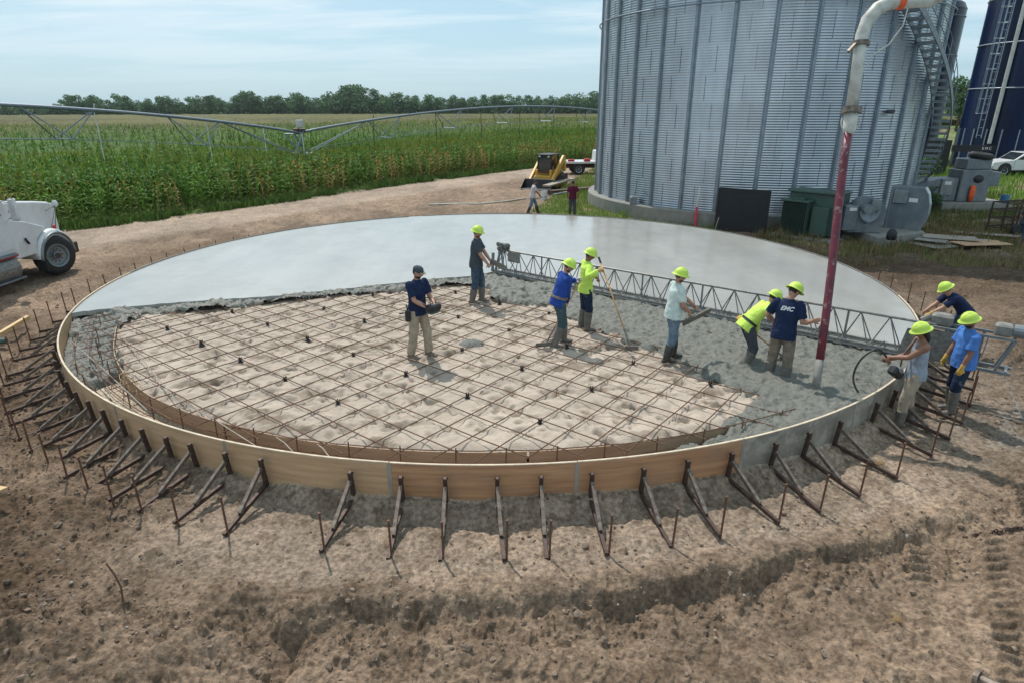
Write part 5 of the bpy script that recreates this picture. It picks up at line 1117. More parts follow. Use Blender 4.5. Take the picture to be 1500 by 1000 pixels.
for sd_ in (-1, 1):
    # flared fender: arch over the wheel swept outwards
    mb = MB(); rings = []
    for a in range(0, 187, 11):
        ca, sa_ = math.cos(R(a)), math.sin(R(a)); ro = .78; 
        if a < 10: ro = .74
        rings.append([(ca * .66, sd_ * 1.16, .56 + sa_ * .64), (ca * ro, sd_ * 1.15, .56 + sa_ * (ro + .02)), (ca * (ro + .02), sd_ * 1.08, .56 + sa_ * (ro + .06)), (ca * (ro + .02), sd_ * .55, .60 + sa_ * (ro + .10)), (ca * .66, sd_ * .55, .56 + sa_ * .64)])
    n = 5; vs = [p for r_ in rings for p in r_]; fs = []
    for i in range(len(rings) - 1):
        for k in range(n): fs.append((i * n + k, i * n + (k + 1) % n, (i + 1) * n + (k + 1) % n, (i + 1) * n + k))
    fs += [tuple(range(n)), tuple(range(len(vs) - 1, len(vs) - n - 1, -1))]
    mb.add(vs, fs).build('fender', M['white'], tr, smooth=True)
    mb = MB().tube([(math.cos(R(a)) * .72, sd_ * 1.165, .56 + math.sin(R(a)) * .72) for a in range(0, 182, 10)], .045, 6); mb.build('fender_flare', M['galv_dull'], tr, smooth=True)
    MB().prism([(-1.55, .80), (-.74, .80), (-.62, 1.2), (-.15, 1.50), (-.9, 1.78), (-1.55, 1.92)], sd_ * .78, sd_ * 1.08, 'y').build('side_skirt', M['white'], tr, bevel=.03)
    MB().rbox((.35, sd_ * .97, 1.40), (.12, .06, .12), .015).build('turn_lamp', M['red'], tr)
    MB().rbox((.73, sd_ * .80, 1.02), (.10, .34, .24), .03).build('headlight', M['glass'], tr)
    wf = wheel(tr, (0, sd_ * 1.0, .59), .59, .36, -sd_); wf.rotation_euler = (0, 0, R(-20))
    MB().rbox((-.62, sd_ * 1.04, .50), (.05, .3, .55), .01).build('mud_flap', M['darkrub'], tr)
    MB().rbox((-1.55, sd_ * 1.36, 2.22), (.10, .22, .62), .04).tube([(-1.55, sd_ * 1.3, 2.1), (-1.7, sd_ * 1.1, 1.85)], .02, 6).tube([(-1.55, sd_ * 1.3, 2.4), (-1.75, sd_ * 1.1, 2.5)], .02, 6).build('side_mirror', M['white'], tr)
    m = MB().tube([(.30, sd_ * .9, 1.38), (.62, sd_ * .98, 2.02)], .012, 5).tube([(.70, sd_ * .75, 1.3), (.62, sd_ * .98, 2.02)], .012, 5).tube([(.1, sd_ * .6, 1.75), (.62, sd_ * .98, 2.02)], .012, 5).build('mirror_arm', M['galv_dull'], tr)
    MB().ball((.62, sd_ * .98, 2.08), .10, 12, 8, .35, 1, 1.05).build('hood_mirror', M['white'], m, smooth=True)
    MB().tube([(-1.75, sd_ * .98, .62), (-3.1, sd_ * .98, .62)], .33, 18).build('fuel_tank', M['alu'], tr, smooth=False)
    MB().box((-2.4, sd_ * 1.18, .33), (1.5, .22, .04)).box((-2.2, sd_ * 1.12, 1.0), (1.0, .30, .04)).build('step_plate', M['galv_rib'], tr)
    MB().box((-1.9, sd_ * 1.14, .93), (.7, .02, .035)).build('red_strip', M['red'], tr)
MB().rbox((.86, 0, .62), (.14, 2.2, .30), .03).build('bumper', M['galv_dull'], tr); MB().box((.80, 0, 1.2), (.03, .9, .7)).build('grille', M['galv_dull'], tr)
MB().prism([(-3.3, 1.0), (-1.5, 1.0), (-1.52, 2.35), (-1.85, 3.15), (-2.1, 3.25), (-3.3, 3.25)], -1.12, 1.12, 'y').build('cab', M['white'], tr, bevel=.06)
for sd_ in (-1, 1):
    dr = MB().prism([(-2.75, 1.12), (-1.62, 1.12), (-1.62, 1.95), (-1.72, 2.05), (-2.75, 2.05)], sd_ * 1.118, sd_ * 1.14, 'y').build('cab_door', M['white'], tr, bevel=.015)
    MB().prism([(-2.68, 2.08), (-1.76, 2.08), (-2.0, 2.85), (-2.68, 2.85)], sd_ * 1.10, sd_ * 1.13, 'y').build('side_window', M['glass'], tr)
    MB().prism([(-2.45, 1.40), (-2.08, 1.40), (-2.08, 1.80), (-2.45, 1.80)], sd_ * 1.138, sd_ * 1.148, 'y').build('lower_window', M['glass'], dr)
MB().add([(-1.54, -1.0, 2.44), (-1.54, 1.0, 2.44), (-1.84, .95, 3.08), (-1.84, -.95, 3.08), (-1.50, -1.0, 2.44), (-1.50, 1.0, 2.44), (-1.80, .95, 3.08), (-1.80, -.95, 3.08)], [(0, 1, 2, 3), (7, 6, 5, 4), (0, 4, 5, 1), (1, 5, 6, 2), (2, 6, 7, 3), (3, 7, 4, 0)]).build('windscreen', M['glass'], tr)
MB().box((-3.6, 0, .75), (7.6, .8, .28)).build('chassis', M['brace'], tr)
MB().lathe([(0, -1.9), (.6, -1.9), (1.1, -.8), (1.15, .6), (.7, 1.7), (0, 1.7)], 24, (-5.8, 0, 2.3), M=Matrix.Rotation(R(80), 3, 'Y')).build('mixer_drum', M['dirtywhite'], tr, smooth=False)
for x in (-5.4, -6.8):
    for sd_ in (-1, 1): wheel(tr, (x, sd_ * .92, .54), .54, .5, -sd_)
MB().bar((-1.52, -1.005, 1.2), (-1.52, -1.005, 2.32), .02, .02).build('hood_seam', M['slate'], tr); MB().bar((-1.5, -.995, 1.95), (.5, -.76, 1.72), .02, .015).build('hood_seam', M['slate'], tr); MB().box((.845, 0, 1.35), (.05, 1.1, .9)).build('radiator_grille', M['slate'], tr)
for y_ in (-1.09, 1.09): MB().rbox((.86, y_, .66), (.20, .12, .34), .02).build('bumper_end', M['brace'], tr)
MB().tube([(-1.0, -1.11, 1.15), (-1.12, -1.12, 1.32)], .03, 6).build('hood_latch', M['black'], tr)
cu = bpy.data.curves.new('lt', 'FONT'); cu.body = '112  Nauc'; cu.size = .13; cu.extrude = .002
to = bpy.data.objects.new('lt', cu); me = bpy.data.meshes.new_from_object(to); me.materials.clear(); me.materials.append(M['slate']); bpy.data.objects.remove(to)
lt = bpy.data.objects.new('hood_lettering', me); col.objects.link(lt); lt.parent = tr; lt.location = (-1.30, -.985, 2.08); lt.rotation_euler = (R(90), 0, R(8.5))

# compact track loader
ld = empty('track_loader', (2.35, 42.0, 0), math.atan2(-.88, -.47), 'yellow compact track loader with black bucket and glass cab on the dirt road', 'loader')
for sd_ in (-1, 1):
    poly = [(-1.05, .30), (-.8, .02), (.75, .02), (1.0, .28), (.85, .50), (.1, .58), (-.75, .88), (-1.05, .80)]
    t = MB().prism(poly, sd_ * .60, sd_ * .98, 'y').build('track', M['darkrub'], ld, bevel=.03)
    for x in (-.75, -.35, .05, .45, .78): MB().lathe([(0, -.02), (.13, -.02), (.13, .02), (0, .02)], 12, (x, sd_ * .985, .22), M=Matrix.Rotation(R(90), 3, 'X')).build('roller', M['yellow'], t)
    MB().prism([(-1.05, 1.0), (-.85, 2.0), (-.62, 2.02), (.55, 1.06), (1.22, .52), (1.20, .34), (1.02, .38), (.35, .88), (-.7, 1.6), (-.82, 1.0)], sd_ * .70, sd_ * .86, 'y').build('lift_arm', M['yellow'], ld, bevel=.02)
    MB().tube([(-.7, sd_ * .78, .9), (-.1, sd_ * .78, 1.2)], .05, 8).build('hydraulic_ram', M['galv'], ld)
    MB().rbox((.62, sd_ * .5, .98), (.18, .16, .4), .03).build('front_post', M['yellow'], ld)
MB().rbox((-.45, 0, .78), (1.5, 1.15, .75), .05).build('engine_body', M['yellow'], ld); MB().rbox((-1.05, 0, 1.15), (.35, 1.25, 1.0), .05).build('engine_cover', M['yellow'], ld); MB().rbox((.60, 0, .55), (.35, 1.15, .5), .04).build('nose', M['yellow'], ld)
cb = MB()
for x, y in ((.55, .46), (.55, -.46), (-.62, .46), (-.62, -.46)): cb.bar((x, y, .95), (x * .95, y, 2.05), .07, .07)
cb.rbox((-.04, 0, 2.09), (1.35, 1.04, .08), .03).bar((.55, -.46, 1.0), (.55, .46, 1.0), .06, .06); cbo = cb.build('cab_frame', M['black'], ld)
MB().box((.54, 0, 1.55), (.02, .84, 1.0)).build('front_glass', M['glass'], cbo); 
for sd_ in (-1, 1): MB().box((-.03, sd_ * .45, 1.52), (1.08, .02, 1.0)).build('side_glass', M['glass'], cbo)
MB().rbox((-.25, 0, 1.25), (.45, .5, .6), .06).build('seat', M['black'], cbo)
for y in (-.32, .32): MB().rbox((.62, y, 1.98), (.07, .16, .09), .02).build('work_lamp', M['white'], cbo)
bk = MB().prism([(1.15, .60), (1.10, .10), (1.25, .02), (1.92, .02), (1.92, .05), (1.32, .10), (1.22, .60)], -1.03, 1.03, 'y')
bk.prism([(1.15, .60), (1.10, .05), (1.90, .03), (1.85, .12), (1.3, .60)], -1.05, -1.03, 'y'); bk.prism([(1.15, .60), (1.10, .05), (1.90, .03), (1.85, .12), (1.3, .60)], 1.03, 1.05, 'y'); b_ = bk.build('bucket', M['black'], ld)
MB().bar((1.90, -1.05, .045), (1.90, 1.05, .045), .06, .03).build('cutting_edge', M['galv'], b_); MB().bar((1.22, -1.05, .615), (1.22, 1.05, .615), .05, .03).build('top_edge', M['galv_dull'], b_)

# pickups
def pickup(loc, rz, label, flatbed=False):
    o = empty('pickup_truck', loc, rz, label, 'pickup truck')
    body = [(2.75, .50), (2.85, .75), (2.80, 1.02), (1.35, 1.18), (.55, 1.74), (-.95, 1.76), (-1.15, 1.16), (-2.75, 1.16), (-2.78, .55), (-2.2, .45), (2.2, .42)] if not flatbed else [(2.6, .50), (2.7, .75), (2.6, 1.0), (1.4, 1.14), (.7, 1.78), (-.35, 1.78), (-.45, .55), (2.2, .42)]
    MB().prism(body, -.95, .95, 'y').build('body', M['white'], o, bevel=.05)
    for sd_ in (-1, 1):
        MB().prism([(1.15, 1.22), (.52, 1.66), (-.08, 1.67), (-.08, 1.20)], sd_ * .945, sd_ * .958, 'y').build('front_window', M['glass'], o)
        if not flatbed: MB().prism([(-.18, 1.20), (-.18, 1.67), (-.86, 1.67), (-1.0, 1.20)], sd_ * .945, sd_ * .958, 'y').build('rear_window', M['glass'], o)
        MB().bar((1.28, sd_ * .953, .55), (1.28, sd_ * .953, 1.16), .015, .012).bar((-.13, sd_ * .953, .5), (-.13, sd_ * .953, 1.2), .015, .012).build('door_seam', M['slate'], o)
        MB().rbox((.1, sd_ * .965, 1.05), (.2, .03, .04), .01).build('door_handle', M['black'], o)
        for x in (1.9, -1.75): 
            MB().lathe([(.0, -.02), (.50, -.02), (.50, .02), (0, .02)], 20, (x, sd_ * .94, .48), M=Matrix.Rotation(R(90), 3, 'X')).build('wheel_arch', M['black'], o)
            wheel(o, (x, sd_ * .86, .40), .40, .26, -sd_, 'galv', 6)
        MB().rbox((2.74, sd_ * .72, .88), (.12, .3, .16), .03).build('headlight', M['glass'], o); MB().rbox((-2.77 if not flatbed else -2.72, sd_ * .8, .95), (.06, .16, .24), .02).build('tail_light', M['red'], o)
    MB().add([(1.30, -.85, 1.20), (1.30, .85, 1.20), (.60, .78, 1.70), (.60, -.78, 1.70), (1.34, -.85, 1.20), (1.34, .85, 1.20), (.64, .78, 1.70), (.64, -.78, 1.70)], [(0, 1, 2, 3), (7, 6, 5, 4), (0, 4, 5, 1), (1, 5, 6, 2), (2, 6, 7, 3), (3, 7, 4, 0)]).build('windscreen', M['glass'], o)
    MB().rbox((2.86, 0, .58), (.12, 1.8, .22), .03).build('bumper', M['galv'], o)
    if flatbed:
        MB().rbox((-1.6, 0, .92), (2.3, 2.1, .16), .02).build('flatbed_deck', M['white'], o); MB().box((-1.6, 0, .62), (2.4, .8, .3)).build('chassis', M['brace'], o)
        MB().rbox((-2.35, -.8, 1.08), (.5, .3, .16), .03).build('red_toolbox', M['red'], o); MB().rbox((-1.1, -.8, 1.1), (.5, .3, .2), .03).build('toolbox', M['red'], o)
    return o
pickup((39.7, 50.0, 0), R(176), 'white crew cab pickup parked before the navy silo at the right edge')
pickup((6.9, 51.3, 0), R(4), 'white flatbed pickup half hidden behind the left side of the bin', True)
o = empty('yard_sign', (38.0, 52.4, 0), 0, 'dark board with small white lettering beside the pickup before the navy silo', 'sign')
MB().box((0, 0, 1.85), (5.0, .06, .5)).build('board', M['screenblk'], o); MB().box((-2.2, .06, .85), (.08, .05, 1.7)).build('post', M['brace'], o); MB().box((2.2, .06, .85), (.08, .05, 1.7)).build('post', M['brace'], o)
cu = bpy.data.curves.new('lt', 'FONT'); cu.body = 'E M C'; cu.size = .30; cu.extrude = .01; to = bpy.data.objects.new('lt', cu); me = bpy.data.meshes.new_from_object(to); me.materials.clear(); me.materials.append(M['tee_print']); bpy.data.objects.remove(to)
lt = bpy.data.objects.new('sign_lettering', me); col.objects.link(lt); lt.parent = o; lt.location = (-.1, -.045, 1.75); lt.rotation_euler = (R(90), 0, 0)

# ---------------------------------------------------------------- centre pivot irrigation
T_ = Vector((-15.0, 46.0, 0)); M['irr'] = material('irrigation_pipe', (.20, .235, .27), .5, metal=.5, var=.1)
pv = empty('irrigation_pivot', T_, 0, 'long galvanised centre pivot irrigation pipe on its tower above the corn', 'irrigation')
def span(a_deg, L_, pa, za, apex, n=7, side=1):
    u_ = Vector((math.sin(R(a_deg)), math.cos(R(a_deg)), 0)) * side; nn = Vector((u_.y, -u_.x, 0))
    f = lambda s_: u_ * s_ + Vector((0, 0, za + apex * math.sin(math.pi * min(1, s_ / L_)) ** .85))
    sp = MB().tube([f(L_ * k / 40) for k in range(41)], .085, 10).build('span_pipe', M['irr'], pv, smooth=True)
    segs = [8.0 + 7.4 * k for k in range(n)]; bots = []
    for s_ in segs:
        z = f(s_); b1 = Vector((u_.x * s_, u_.y * s_, z.z - 1.45)) + nn * .75; b2 = b1 - nn * 1.5; bots.append((b1, b2)); h_ = 1.7
        mb = MB(); mb.tube([b1, f(s_ - h_)], .034, 5).tube([b1, f(s_ + h_)], .034, 5).tube([b2, f(s_ - h_)], .034, 5).tube([b2, f(s_ + h_)], .034, 5).tube([b1, b2], .03, 5); mb.build('truss_brace', M['irr'], sp)
    for q in (-1, 1): MB().tube([f(6.3), Vector((0, 0, za - 1.55)) + nn * .3 * q], .034, 5).build('tower_brace', M['irr'], sp)
    for q in (0, 1):
        pts_ = [Vector((0, 0, za - 1.2)) + nn * (.75 - 1.5 * q)] + [b[q] for b in bots] + [f(L_) + Vector((0, 0, -1.2)) + nn * (.75 - 1.5 * q)]
        MB().tube(pts_, .013, 4).build('truss_rod', M['irr'], sp)
    return f, u_, nn, sp
f, u_, nn, sp = span(28, 50, 0, 3.25, 1.95, 5, -1)
for s_ in (7.0, 13.5, 20): MB().tube([f(s_) + nn * .15 + Vector((0, 0, .3)), f(s_) + nn * .28, f(s_) + nn * .30 + Vector((0, 0, -2.6))], .022, 5).build('white_drop_pipe', M['white'], sp)
f, u_, nn, sp = span(38, 56, 0, 3.25, 1.85, 6, 1)
for s_ in (7.0, 14, 20, 26, 32, 38.5, 45): MB().tube([f(s_) + nn * -.15 + Vector((0, 0, .3)), f(s_) + nn * -.28, f(s_) + nn * -.30 + Vector((0, 0, -3.2))], .028, 5).build('drop_hose', M['black'], sp)
tw_ = MB(); 
for s1, s2 in (((-1.1, -2.0), (.35, .3)), ((-1.1, 2.0), (.35, -.3)), ((1.1, -2.0), (-.35, .3)), ((1.1, 2.0), (-.35, -.3))):
    tw_.tube([(s1[0] * .5, s1[1] * .8, 0.5), (s2[0], s2[1] * .3, 3.38)], .045, 6)
tw_.tube([(-.6, -1.6, .5), (-.6, 1.6, .5)], .06, 6).tube([(.6, -1.6, .5), (.6, 1.6, .5)], .06, 6).tube([(-.8, 0, 1.9), (.8, 0, 1.9)], .04, 5); tw_.tube([(-1.0, 0, 3.2), (.55, .1, 1.1)], .05, 6).tube([(.35, 0, 3.2), (-.95, .1, 1.1)], .05, 6).tube([(-1.0, 0, 3.2), (.35, 0, 3.2)], .04, 5); tw_.build('tower_legs', M['irr'], pv)
MB().rbox((.15, 0, 3.88), (.45, .35, .5), .03).tube([(.15, 0, 3.5), (.15, 0, 3.9)], .05, 6).build('control_box', M['dirtywhite'], pv); MB().tube([(-.35, 0, 3.42), (.4, .3, 3.42)], .15, 10).build('pipe_joint', M['brace'], pv)
MB().tube([(.5, -.8, 3.3), (.55, -.9, 1.2)], .03, 5).build('drop_pipe', M['white'], pv)
MB().tube([(-2.2, -.6, 3.75), (-2.2, -.6, 2.0)], .03, 5).build('drop_pipe', M['white'], pv)
for y in (-1.6, 1.6):
    w0 = empty('drive_wheel', (0, y, .5)); w0.parent = pv; MB().lathe([(.3, -.12), (.62, -.14), (.66, 0), (.62, .14), (.3, .12)], 20, M=Matrix.Rotation(R(90), 3, 'Y')).build('tyre', M['darkrub'], w0)

# ---------------------------------------------------------------- corn
rng = np.random.RandomState(11)
def leaf_strip(base, az, ln, w_, rise, droop, segs):
    """returns verts for an arching leaf"""
    vs = []; p = np.array(base, float); ang = rise
    d = np.array([math.cos(az), math.sin(az)]); sdv_ = np.array([-d[1], d[0], 0])
    for i in range(segs + 1):
        t = i / segs; ww = w_ * (0.55 + 1.2 * t * (1 - t) * 1.6) * (1 - t ** 3) + .002
        tw = .25 * math.sin(3 * t); q = sdv_ * math.cos(tw) + np.array([0, 0, 1]) * math.sin(tw)
        vs.append(p - q * ww / 2); vs.append(p + q * ww / 2)
        st = ln / segs; p = p + np.array([d[0] * math.cos(ang), d[1] * math.cos(ang), math.sin(ang)]) * st; ang -= droop / segs
    return vs, [(2 * i, 2 * i + 1, 2 * i + 3, 2 * i + 2) for i in range(segs)]
def corn_proto(seed, full=True):
    r_ = random.Random(seed); V = []; F = []; C_ = []
    H = 2.25
    def addp(vs, fs, c):
        b = len(V); V.extend(vs); F.extend([tuple(i + b for i in f) for f in fs]); C_.extend([c] * len(vs))
    if full:
        pts = [np.array((0, 0, 0.)), np.array((.02, 0, H * .5)), np.array((0, .02, H))]
        for i in range(2):
            a, b = pts[i], pts[i + 1]; addp([a + (-.014, 0, 0), a + (.014, .01, 0), b + (.010, .01, 0), b + (-.010, 0, 0)], [(0, 1, 2, 3)], (.8, 1.0, .6))
    z0 = .25 if full else 1.25; n = 11 if full else 5; az = r_.uniform(0, 6)
    for i in range(n):
        z = z0 + (H - .25 - z0) * i / (n - 1); az += math.pi + r_.uniform(-.5, .5)
        c = r_.uniform(.75, 1.25); g_ = (c * 1.0, c * (1.0 if z > .8 else .9), c)
        vs, fs = leaf_strip((0, 0, z), az, r_.uniform(.60, 1.0) * (.75 if i > n - 3 else 1), r_.uniform(.075, .11) * (1.0 if full else 1.5), r_.uniform(.75, 1.25), r_.uniform(1.4, 2.6), 4 if full else 2); addp(vs, fs, g_)
    for i in range(3 if full else 1):        # tassel
        a = r_.uniform(0, 6); tp = np.array((.10 * math.cos(a), .10 * math.sin(a), H + .28)); b = np.array((0, 0, H - .02)); w_ = .014 if full else .03
        addp([b + (-w_, 0, 0), b + (w_, 0, 0), tp + (w_, 0, 0), tp + (-w_, 0, 0)], [(0, 1, 2, 3)], (2.0, 1.15, 1.3))
    return np.array(V), np.array(F), np.array(C_)
def rows_points(dmin, dmax, rs, ps, xlim, ylim):
    """jittered rows following the field edge; dmin..dmax = distance behind the edge"""
    X = np.arange(xlim[0], xlim[1], ps); D = np.arange(dmin, dmax, rs); xx, dd = np.meshgrid(X, D)
    xx = xx + rng.uniform(-ps * .45, ps * .45, xx.shape); dd = dd + rng.uniform(-.12, .12, xx.shape) * (rs / .76)
    e = np.interp(xx, fx_, fy_); yy = e + dd * 1.25; keep = (yy > ylim[0]) & (yy < ylim[1]) & (np.abs(np.arctan2(xx, yy)) < R(52))
    return xx[keep], yy[keep], dd[keep]
def place(protos, x, y, scale, tint):
    Vs = []; Fs = []; Cs = []; off = 0; which = rng.randint(0, len(protos), len(x))
    for k, (V, F, C_) in enumerate(protos):
        i = np.where(which == k)[0]; m = len(i)
        if not m: continue
        a = rng.uniform(0, 2 * np.pi, m); ca, sa_ = np.cos(a)[:, None], np.sin(a)[:, None]; s_ = scale[i][:, None]
        lx, ly = rng.normal(0, .05, (2, m, 1))
        vx = (V[None, :, 0] * ca - V[None, :, 1] * sa_) * s_ + lx * V[None, :, 2]; vy = (V[None, :, 0] * sa_ + V[None, :, 1] * ca) * s_ + ly * V[None, :, 2]; vz = V[None, :, 2] * s_
        Vs.append(np.stack([vx + x[i][:, None], vy + y[i][:, None], vz], -1).reshape(-1, 3)); n = len(V)
        Fs.append((F[None] + (np.arange(m) * n)[:, None, None]).reshape(-1, 4) + off); off += m * n
        Cs.append((C_[None] * tint[i][:, None, :]).reshape(-1, 3))
    return np.concatenate(Vs), np.concatenate(Fs), np.concatenate(Cs)
GRN = np.array((.068, .162, .020))
def corn_tint(x, y, dd):
    t = GRN * (1 + .5 * rng.uniform(-1, 1, (len(x), 1))); yl = np.array((.33, .25, .08)); lime = np.array((.13, .205, .034))
    e = sst(5.5, .6, dd) * sst(-.05, .22, fbm(x, y, .22, 2, .5, 500) + .16 + .25 * np.exp(-((x + 13.5) / 3.2) ** 2) + .9 * vnoise(x * 1.1, y * 1.1, 503)); k = np.clip(e * .95, 0, 1)[:, None] * (rng.uniform(0, 1, (len(x), 1)) < .50)
    l_ = np.clip(sst(-.2, .45, fbm(x, y, .12, 3, .5, 520)) + sst(8, 1, dd) * .45, 0, 1)[:, None] * .65
    t = t * (1 - l_) + lime * l_ * (1 + .3 * rng.uniform(-1, 1, (len(x), 1))); return t * (1 - k) + yl * k * rng.uniform(.6, 1.2, (len(x), 1))
full = [corn_proto(s_) for s_ in range(8)]; lod = [corn_proto(40 + s_, False) for s_ in range(6)]
x1, y1, d1_ = rows_points(.5, 9, .76, .20, (-40, 12), (5, 90)); x2, y2, d2_ = rows_points(9, 34, .76, .30, (-60, 30), (5, 110)); x3, y3, d3_ = rows_points(34, 130, 1.7, .8, (-150, 60), (5, 260))
parts_ = []
for pr, x_, y_, d_, sc_ in ((full, x1, y1, d1_, .98), (lod, x2, y2, d2_, .92), (lod, x3, y3, d3_, .98)):
    s_ = sc_ * (1 + rng.uniform(-.12, .10, len(x_))) * (1 + .10 * fbm(x_, y_, .1, 2, .5, 7)) * (.66 + .24 * sst(0, 4.5, d_)); parts_.append(place(pr, x_, y_, s_, corn_tint(x_, y_, d_)))
# canopy skin below the far leaf tops, out to the trees
A, Q = np.meshgrid(np.radians(np.arange(-56, 50, .16)), np.concatenate([np.arange(30, 90, .5), 90 * 1.012 ** np.arange(0, 133)])); X = Q * np.sin(A); Y = Q * np.cos(A); fd = field_side(X, Y)
Z = 1.40 + .40 * fbm(X, Y, .9, 4, .65, 600) + .35 * sst(60, 140, Q)
far = sst(60, 170, Q)[..., None]; n1 = fbm(X, Y, .03, 4, .6, 610)[..., None]; n2 = fbm(X, Y * 2.5, .25, 3, .6, 612)[..., None]
cc = (GRN * .8 * (1 - far) + np.array((.125, .118, .026)) * far) * (1 + .35 * n1 + .5 * n2); ok = (fd > 8) & (Y < 452)
i = np.arange(X.shape[0] - 1)[:, None] * X.shape[1] + np.arange(X.shape[1] - 1)[None, :]; q = ok[:-1, :-1] & ok[1:, 1:] & ok[1:, :-1] & ok[:-1, 1:]
F = np.stack([i, i + 1, i + 1 + X.shape[1], i + X.shape[1]], -1)[q]; u__, inv = np.unique(F, return_inverse=True)
parts_.append((np.stack([X, Y, Z], -1).reshape(-1, 3)[u__], inv.reshape(-1, 4), np.clip(cc, .005, 1).reshape(-1, 3)[u__]))
off = 0; VV = []; FF = []; CC = []
for v_, f_, c_ in parts_: VV.append(v_); FF.append(f_ + off); CC.append(c_); off += len(v_)
o = rawmesh('corn_field', np.concatenate(VV), np.concatenate(FF), M['leaf'], colors=np.concatenate(CC)); tag(o, 'tall green corn field with dry yellow plants along its near edge', 'corn field', kind='stuff')

# ---------------------------------------------------------------- grass, weeds, clods
def blades(name, x, y, z, h, wd, colr, label, cat, lean=.4):
    n = len(x); a = rng.uniform(0, 6.28, n); l_ = rng.uniform(0, lean, n); b = rng.uniform(0, 6.28, n)
    dx = np.cos(a) * wd / 2; dy = np.sin(a) * wd / 2; tx = x + np.cos(b) * l_ * h; ty = y + np.sin(b) * l_ * h; mx_ = x + np.cos(b) * l_ * h * .3; my_ = y + np.sin(b) * l_ * h * .3
    V = np.stack([np.stack([x - dx, y - dy, z - .02], -1), np.stack([x + dx, y + dy, z - .02], -1), np.stack([mx_ + dx * .8, my_ + dy * .8, z + h * .55], -1), np.stack([mx_ - dx * .8, my_ - dy * .8, z + h * .55], -1), np.stack([tx, ty, z + h], -1)], 1).reshape(-1, 3)
    k = (np.arange(n) * 5)[:, None]; F = np.concatenate([np.concatenate([k, k + 1, k + 2, k + 3], 1), np.concatenate([k + 3, k + 2, k + 4, k + 4], 1)])
    me = bpy.data.meshes.new(name); Fq = np.concatenate([k, k + 1, k + 2, k + 3], 1); Ft = np.concatenate([k + 3, k + 2, k + 4], 1)
    me.vertices.add(len(V)); me.vertices.foreach_set('co', V.astype(np.float32).ravel()); me.loops.add(n * 7); me.loops.foreach_set('vertex_index', np.concatenate([Fq.ravel(), Ft.ravel()]).astype(np.int32))
    me.polygons.add(2 * n); me.polygons.foreach_set('loop_start', np.concatenate([np.arange(n) * 4, n * 4 + np.arange(n) * 3]).astype(np.int32)); me.update(calc_edges=True)
    at_ = me.attributes.new('tint', 'FLOAT_COLOR', 'POINT'); cc = np.ones((len(V), 4), np.float32); cc[:, :3] = np.repeat(colr, 5, 0); at_.data.foreach_set('color', cc.ravel())
    me.materials.append(M['grass']); o = bpy.data.objects.new(name, me); col.objects.link(o); tag(o, label, cat, kind='stuff'); return o
def scatter_poly(P, n):
    P = np.array(P); x = rng.uniform(P[:, 0].min(), P[:, 0].max(), n * 3); y = rng.uniform(P[:, 1].min(), P[:, 1].max(), n * 3); k = inpoly(x, y, [tuple(p) for p in P]); return x[k][:n], y[k][:n]
def zed(x, y): return ground_parts(x, y)[0]
x, y = scatter_poly(GRASSP, 26000); k = (fbm(x, y, .8, 4, .6, 180) > -.28) & (np.hypot(x - SC[0], y - SC[1]) > 10.8) & (np.hypot(x - BC[0], y - BC[1]) > BR + .42); x, y = x[k], y[k]
h = rng.uniform(.06, .22, len(x)) * (1 + 1.6 * sst(.1, .4, fbm(x, y, .9, 3, .5, 700))); c = np.array((.16, .26, .04)) * rng.uniform(.6, 1.4, (len(x), 1)); c = np.where(rng.uniform(0, 1, (len(x), 1)) < .25, np.array((.30, .26, .12)), c)
blades('grass_by_the_bin', x, y, zed(x, y), h, .022, c, 'bright green grass and weeds along the left foot of the grain bin', 'grass')
col.objects['grass_by_the_bin'].name = 'grass'
x, y = scatter_poly(GRASSR, 34000); k = (fbm(x, y, .8, 4, .6, 180) > -.30) & (np.hypot(x - BC[0], y - BC[1]) > BR + .42) & (np.hypot(x - SC[0], y - SC[1]) > 11)
for PP in (P1, P2): k &= ~inpoly(x, y, [(p.x, p.y) for p in PP])
x, y = x[k], y[k]; h = rng.uniform(.05, .25, len(x)) * (1 + 1.2 * sst(.0, .4, fbm(x, y, .7, 3, .5, 720))); mixg = (rng.uniform(0, 1, (len(x), 1)) < (.30 + .5 * sst(30, 24, y))[:, None]); c = np.where(mixg, np.array((.24, .175, .09)), np.array((.10, .15, .035))) * rng.uniform(.6, 1.35, (len(x), 1))
blades('dry_grass', x, y, zed(x, y), h, .022, c, 'dry brown and green grass round the bin fans', 'grass')
x = rng.uniform(18, 62, 26000); y = rng.uniform(34, 66, 26000); k = (field_side(x, y) < -3) & (np.hypot(x - BC[0], y - BC[1]) > BR + 1); x, y = x[k], y[k]; c = np.array((.15, .27, .04)) * rng.uniform(.6, 1.4, (len(x), 1))
blades('far_grass', x, y, y * 0, rng.uniform(.15, .5, len(x)), .05, c, 'green grass around the pickup and the navy silos', 'grass')
xs = rng.uniform(-34, 9, 22000); e = np.interp(xs, fx_, fy_); dd = -1.1 + 1.9 * rng.beta(2, 2, len(xs)); y = e + dd; c = np.array((.085, .15, .03)) * rng.uniform(.6, 1.5, (len(xs), 1)); k = fbm(xs, y, .6, 3, .5, 740) > -.22; xs, y, c = xs[k], y[k], c[k]
blades('roadside_weeds', xs, y, y * 0, rng.uniform(.10, .45, len(xs)), .04, c, 'low green weeds between the dirt road and the corn', 'weeds', .8)
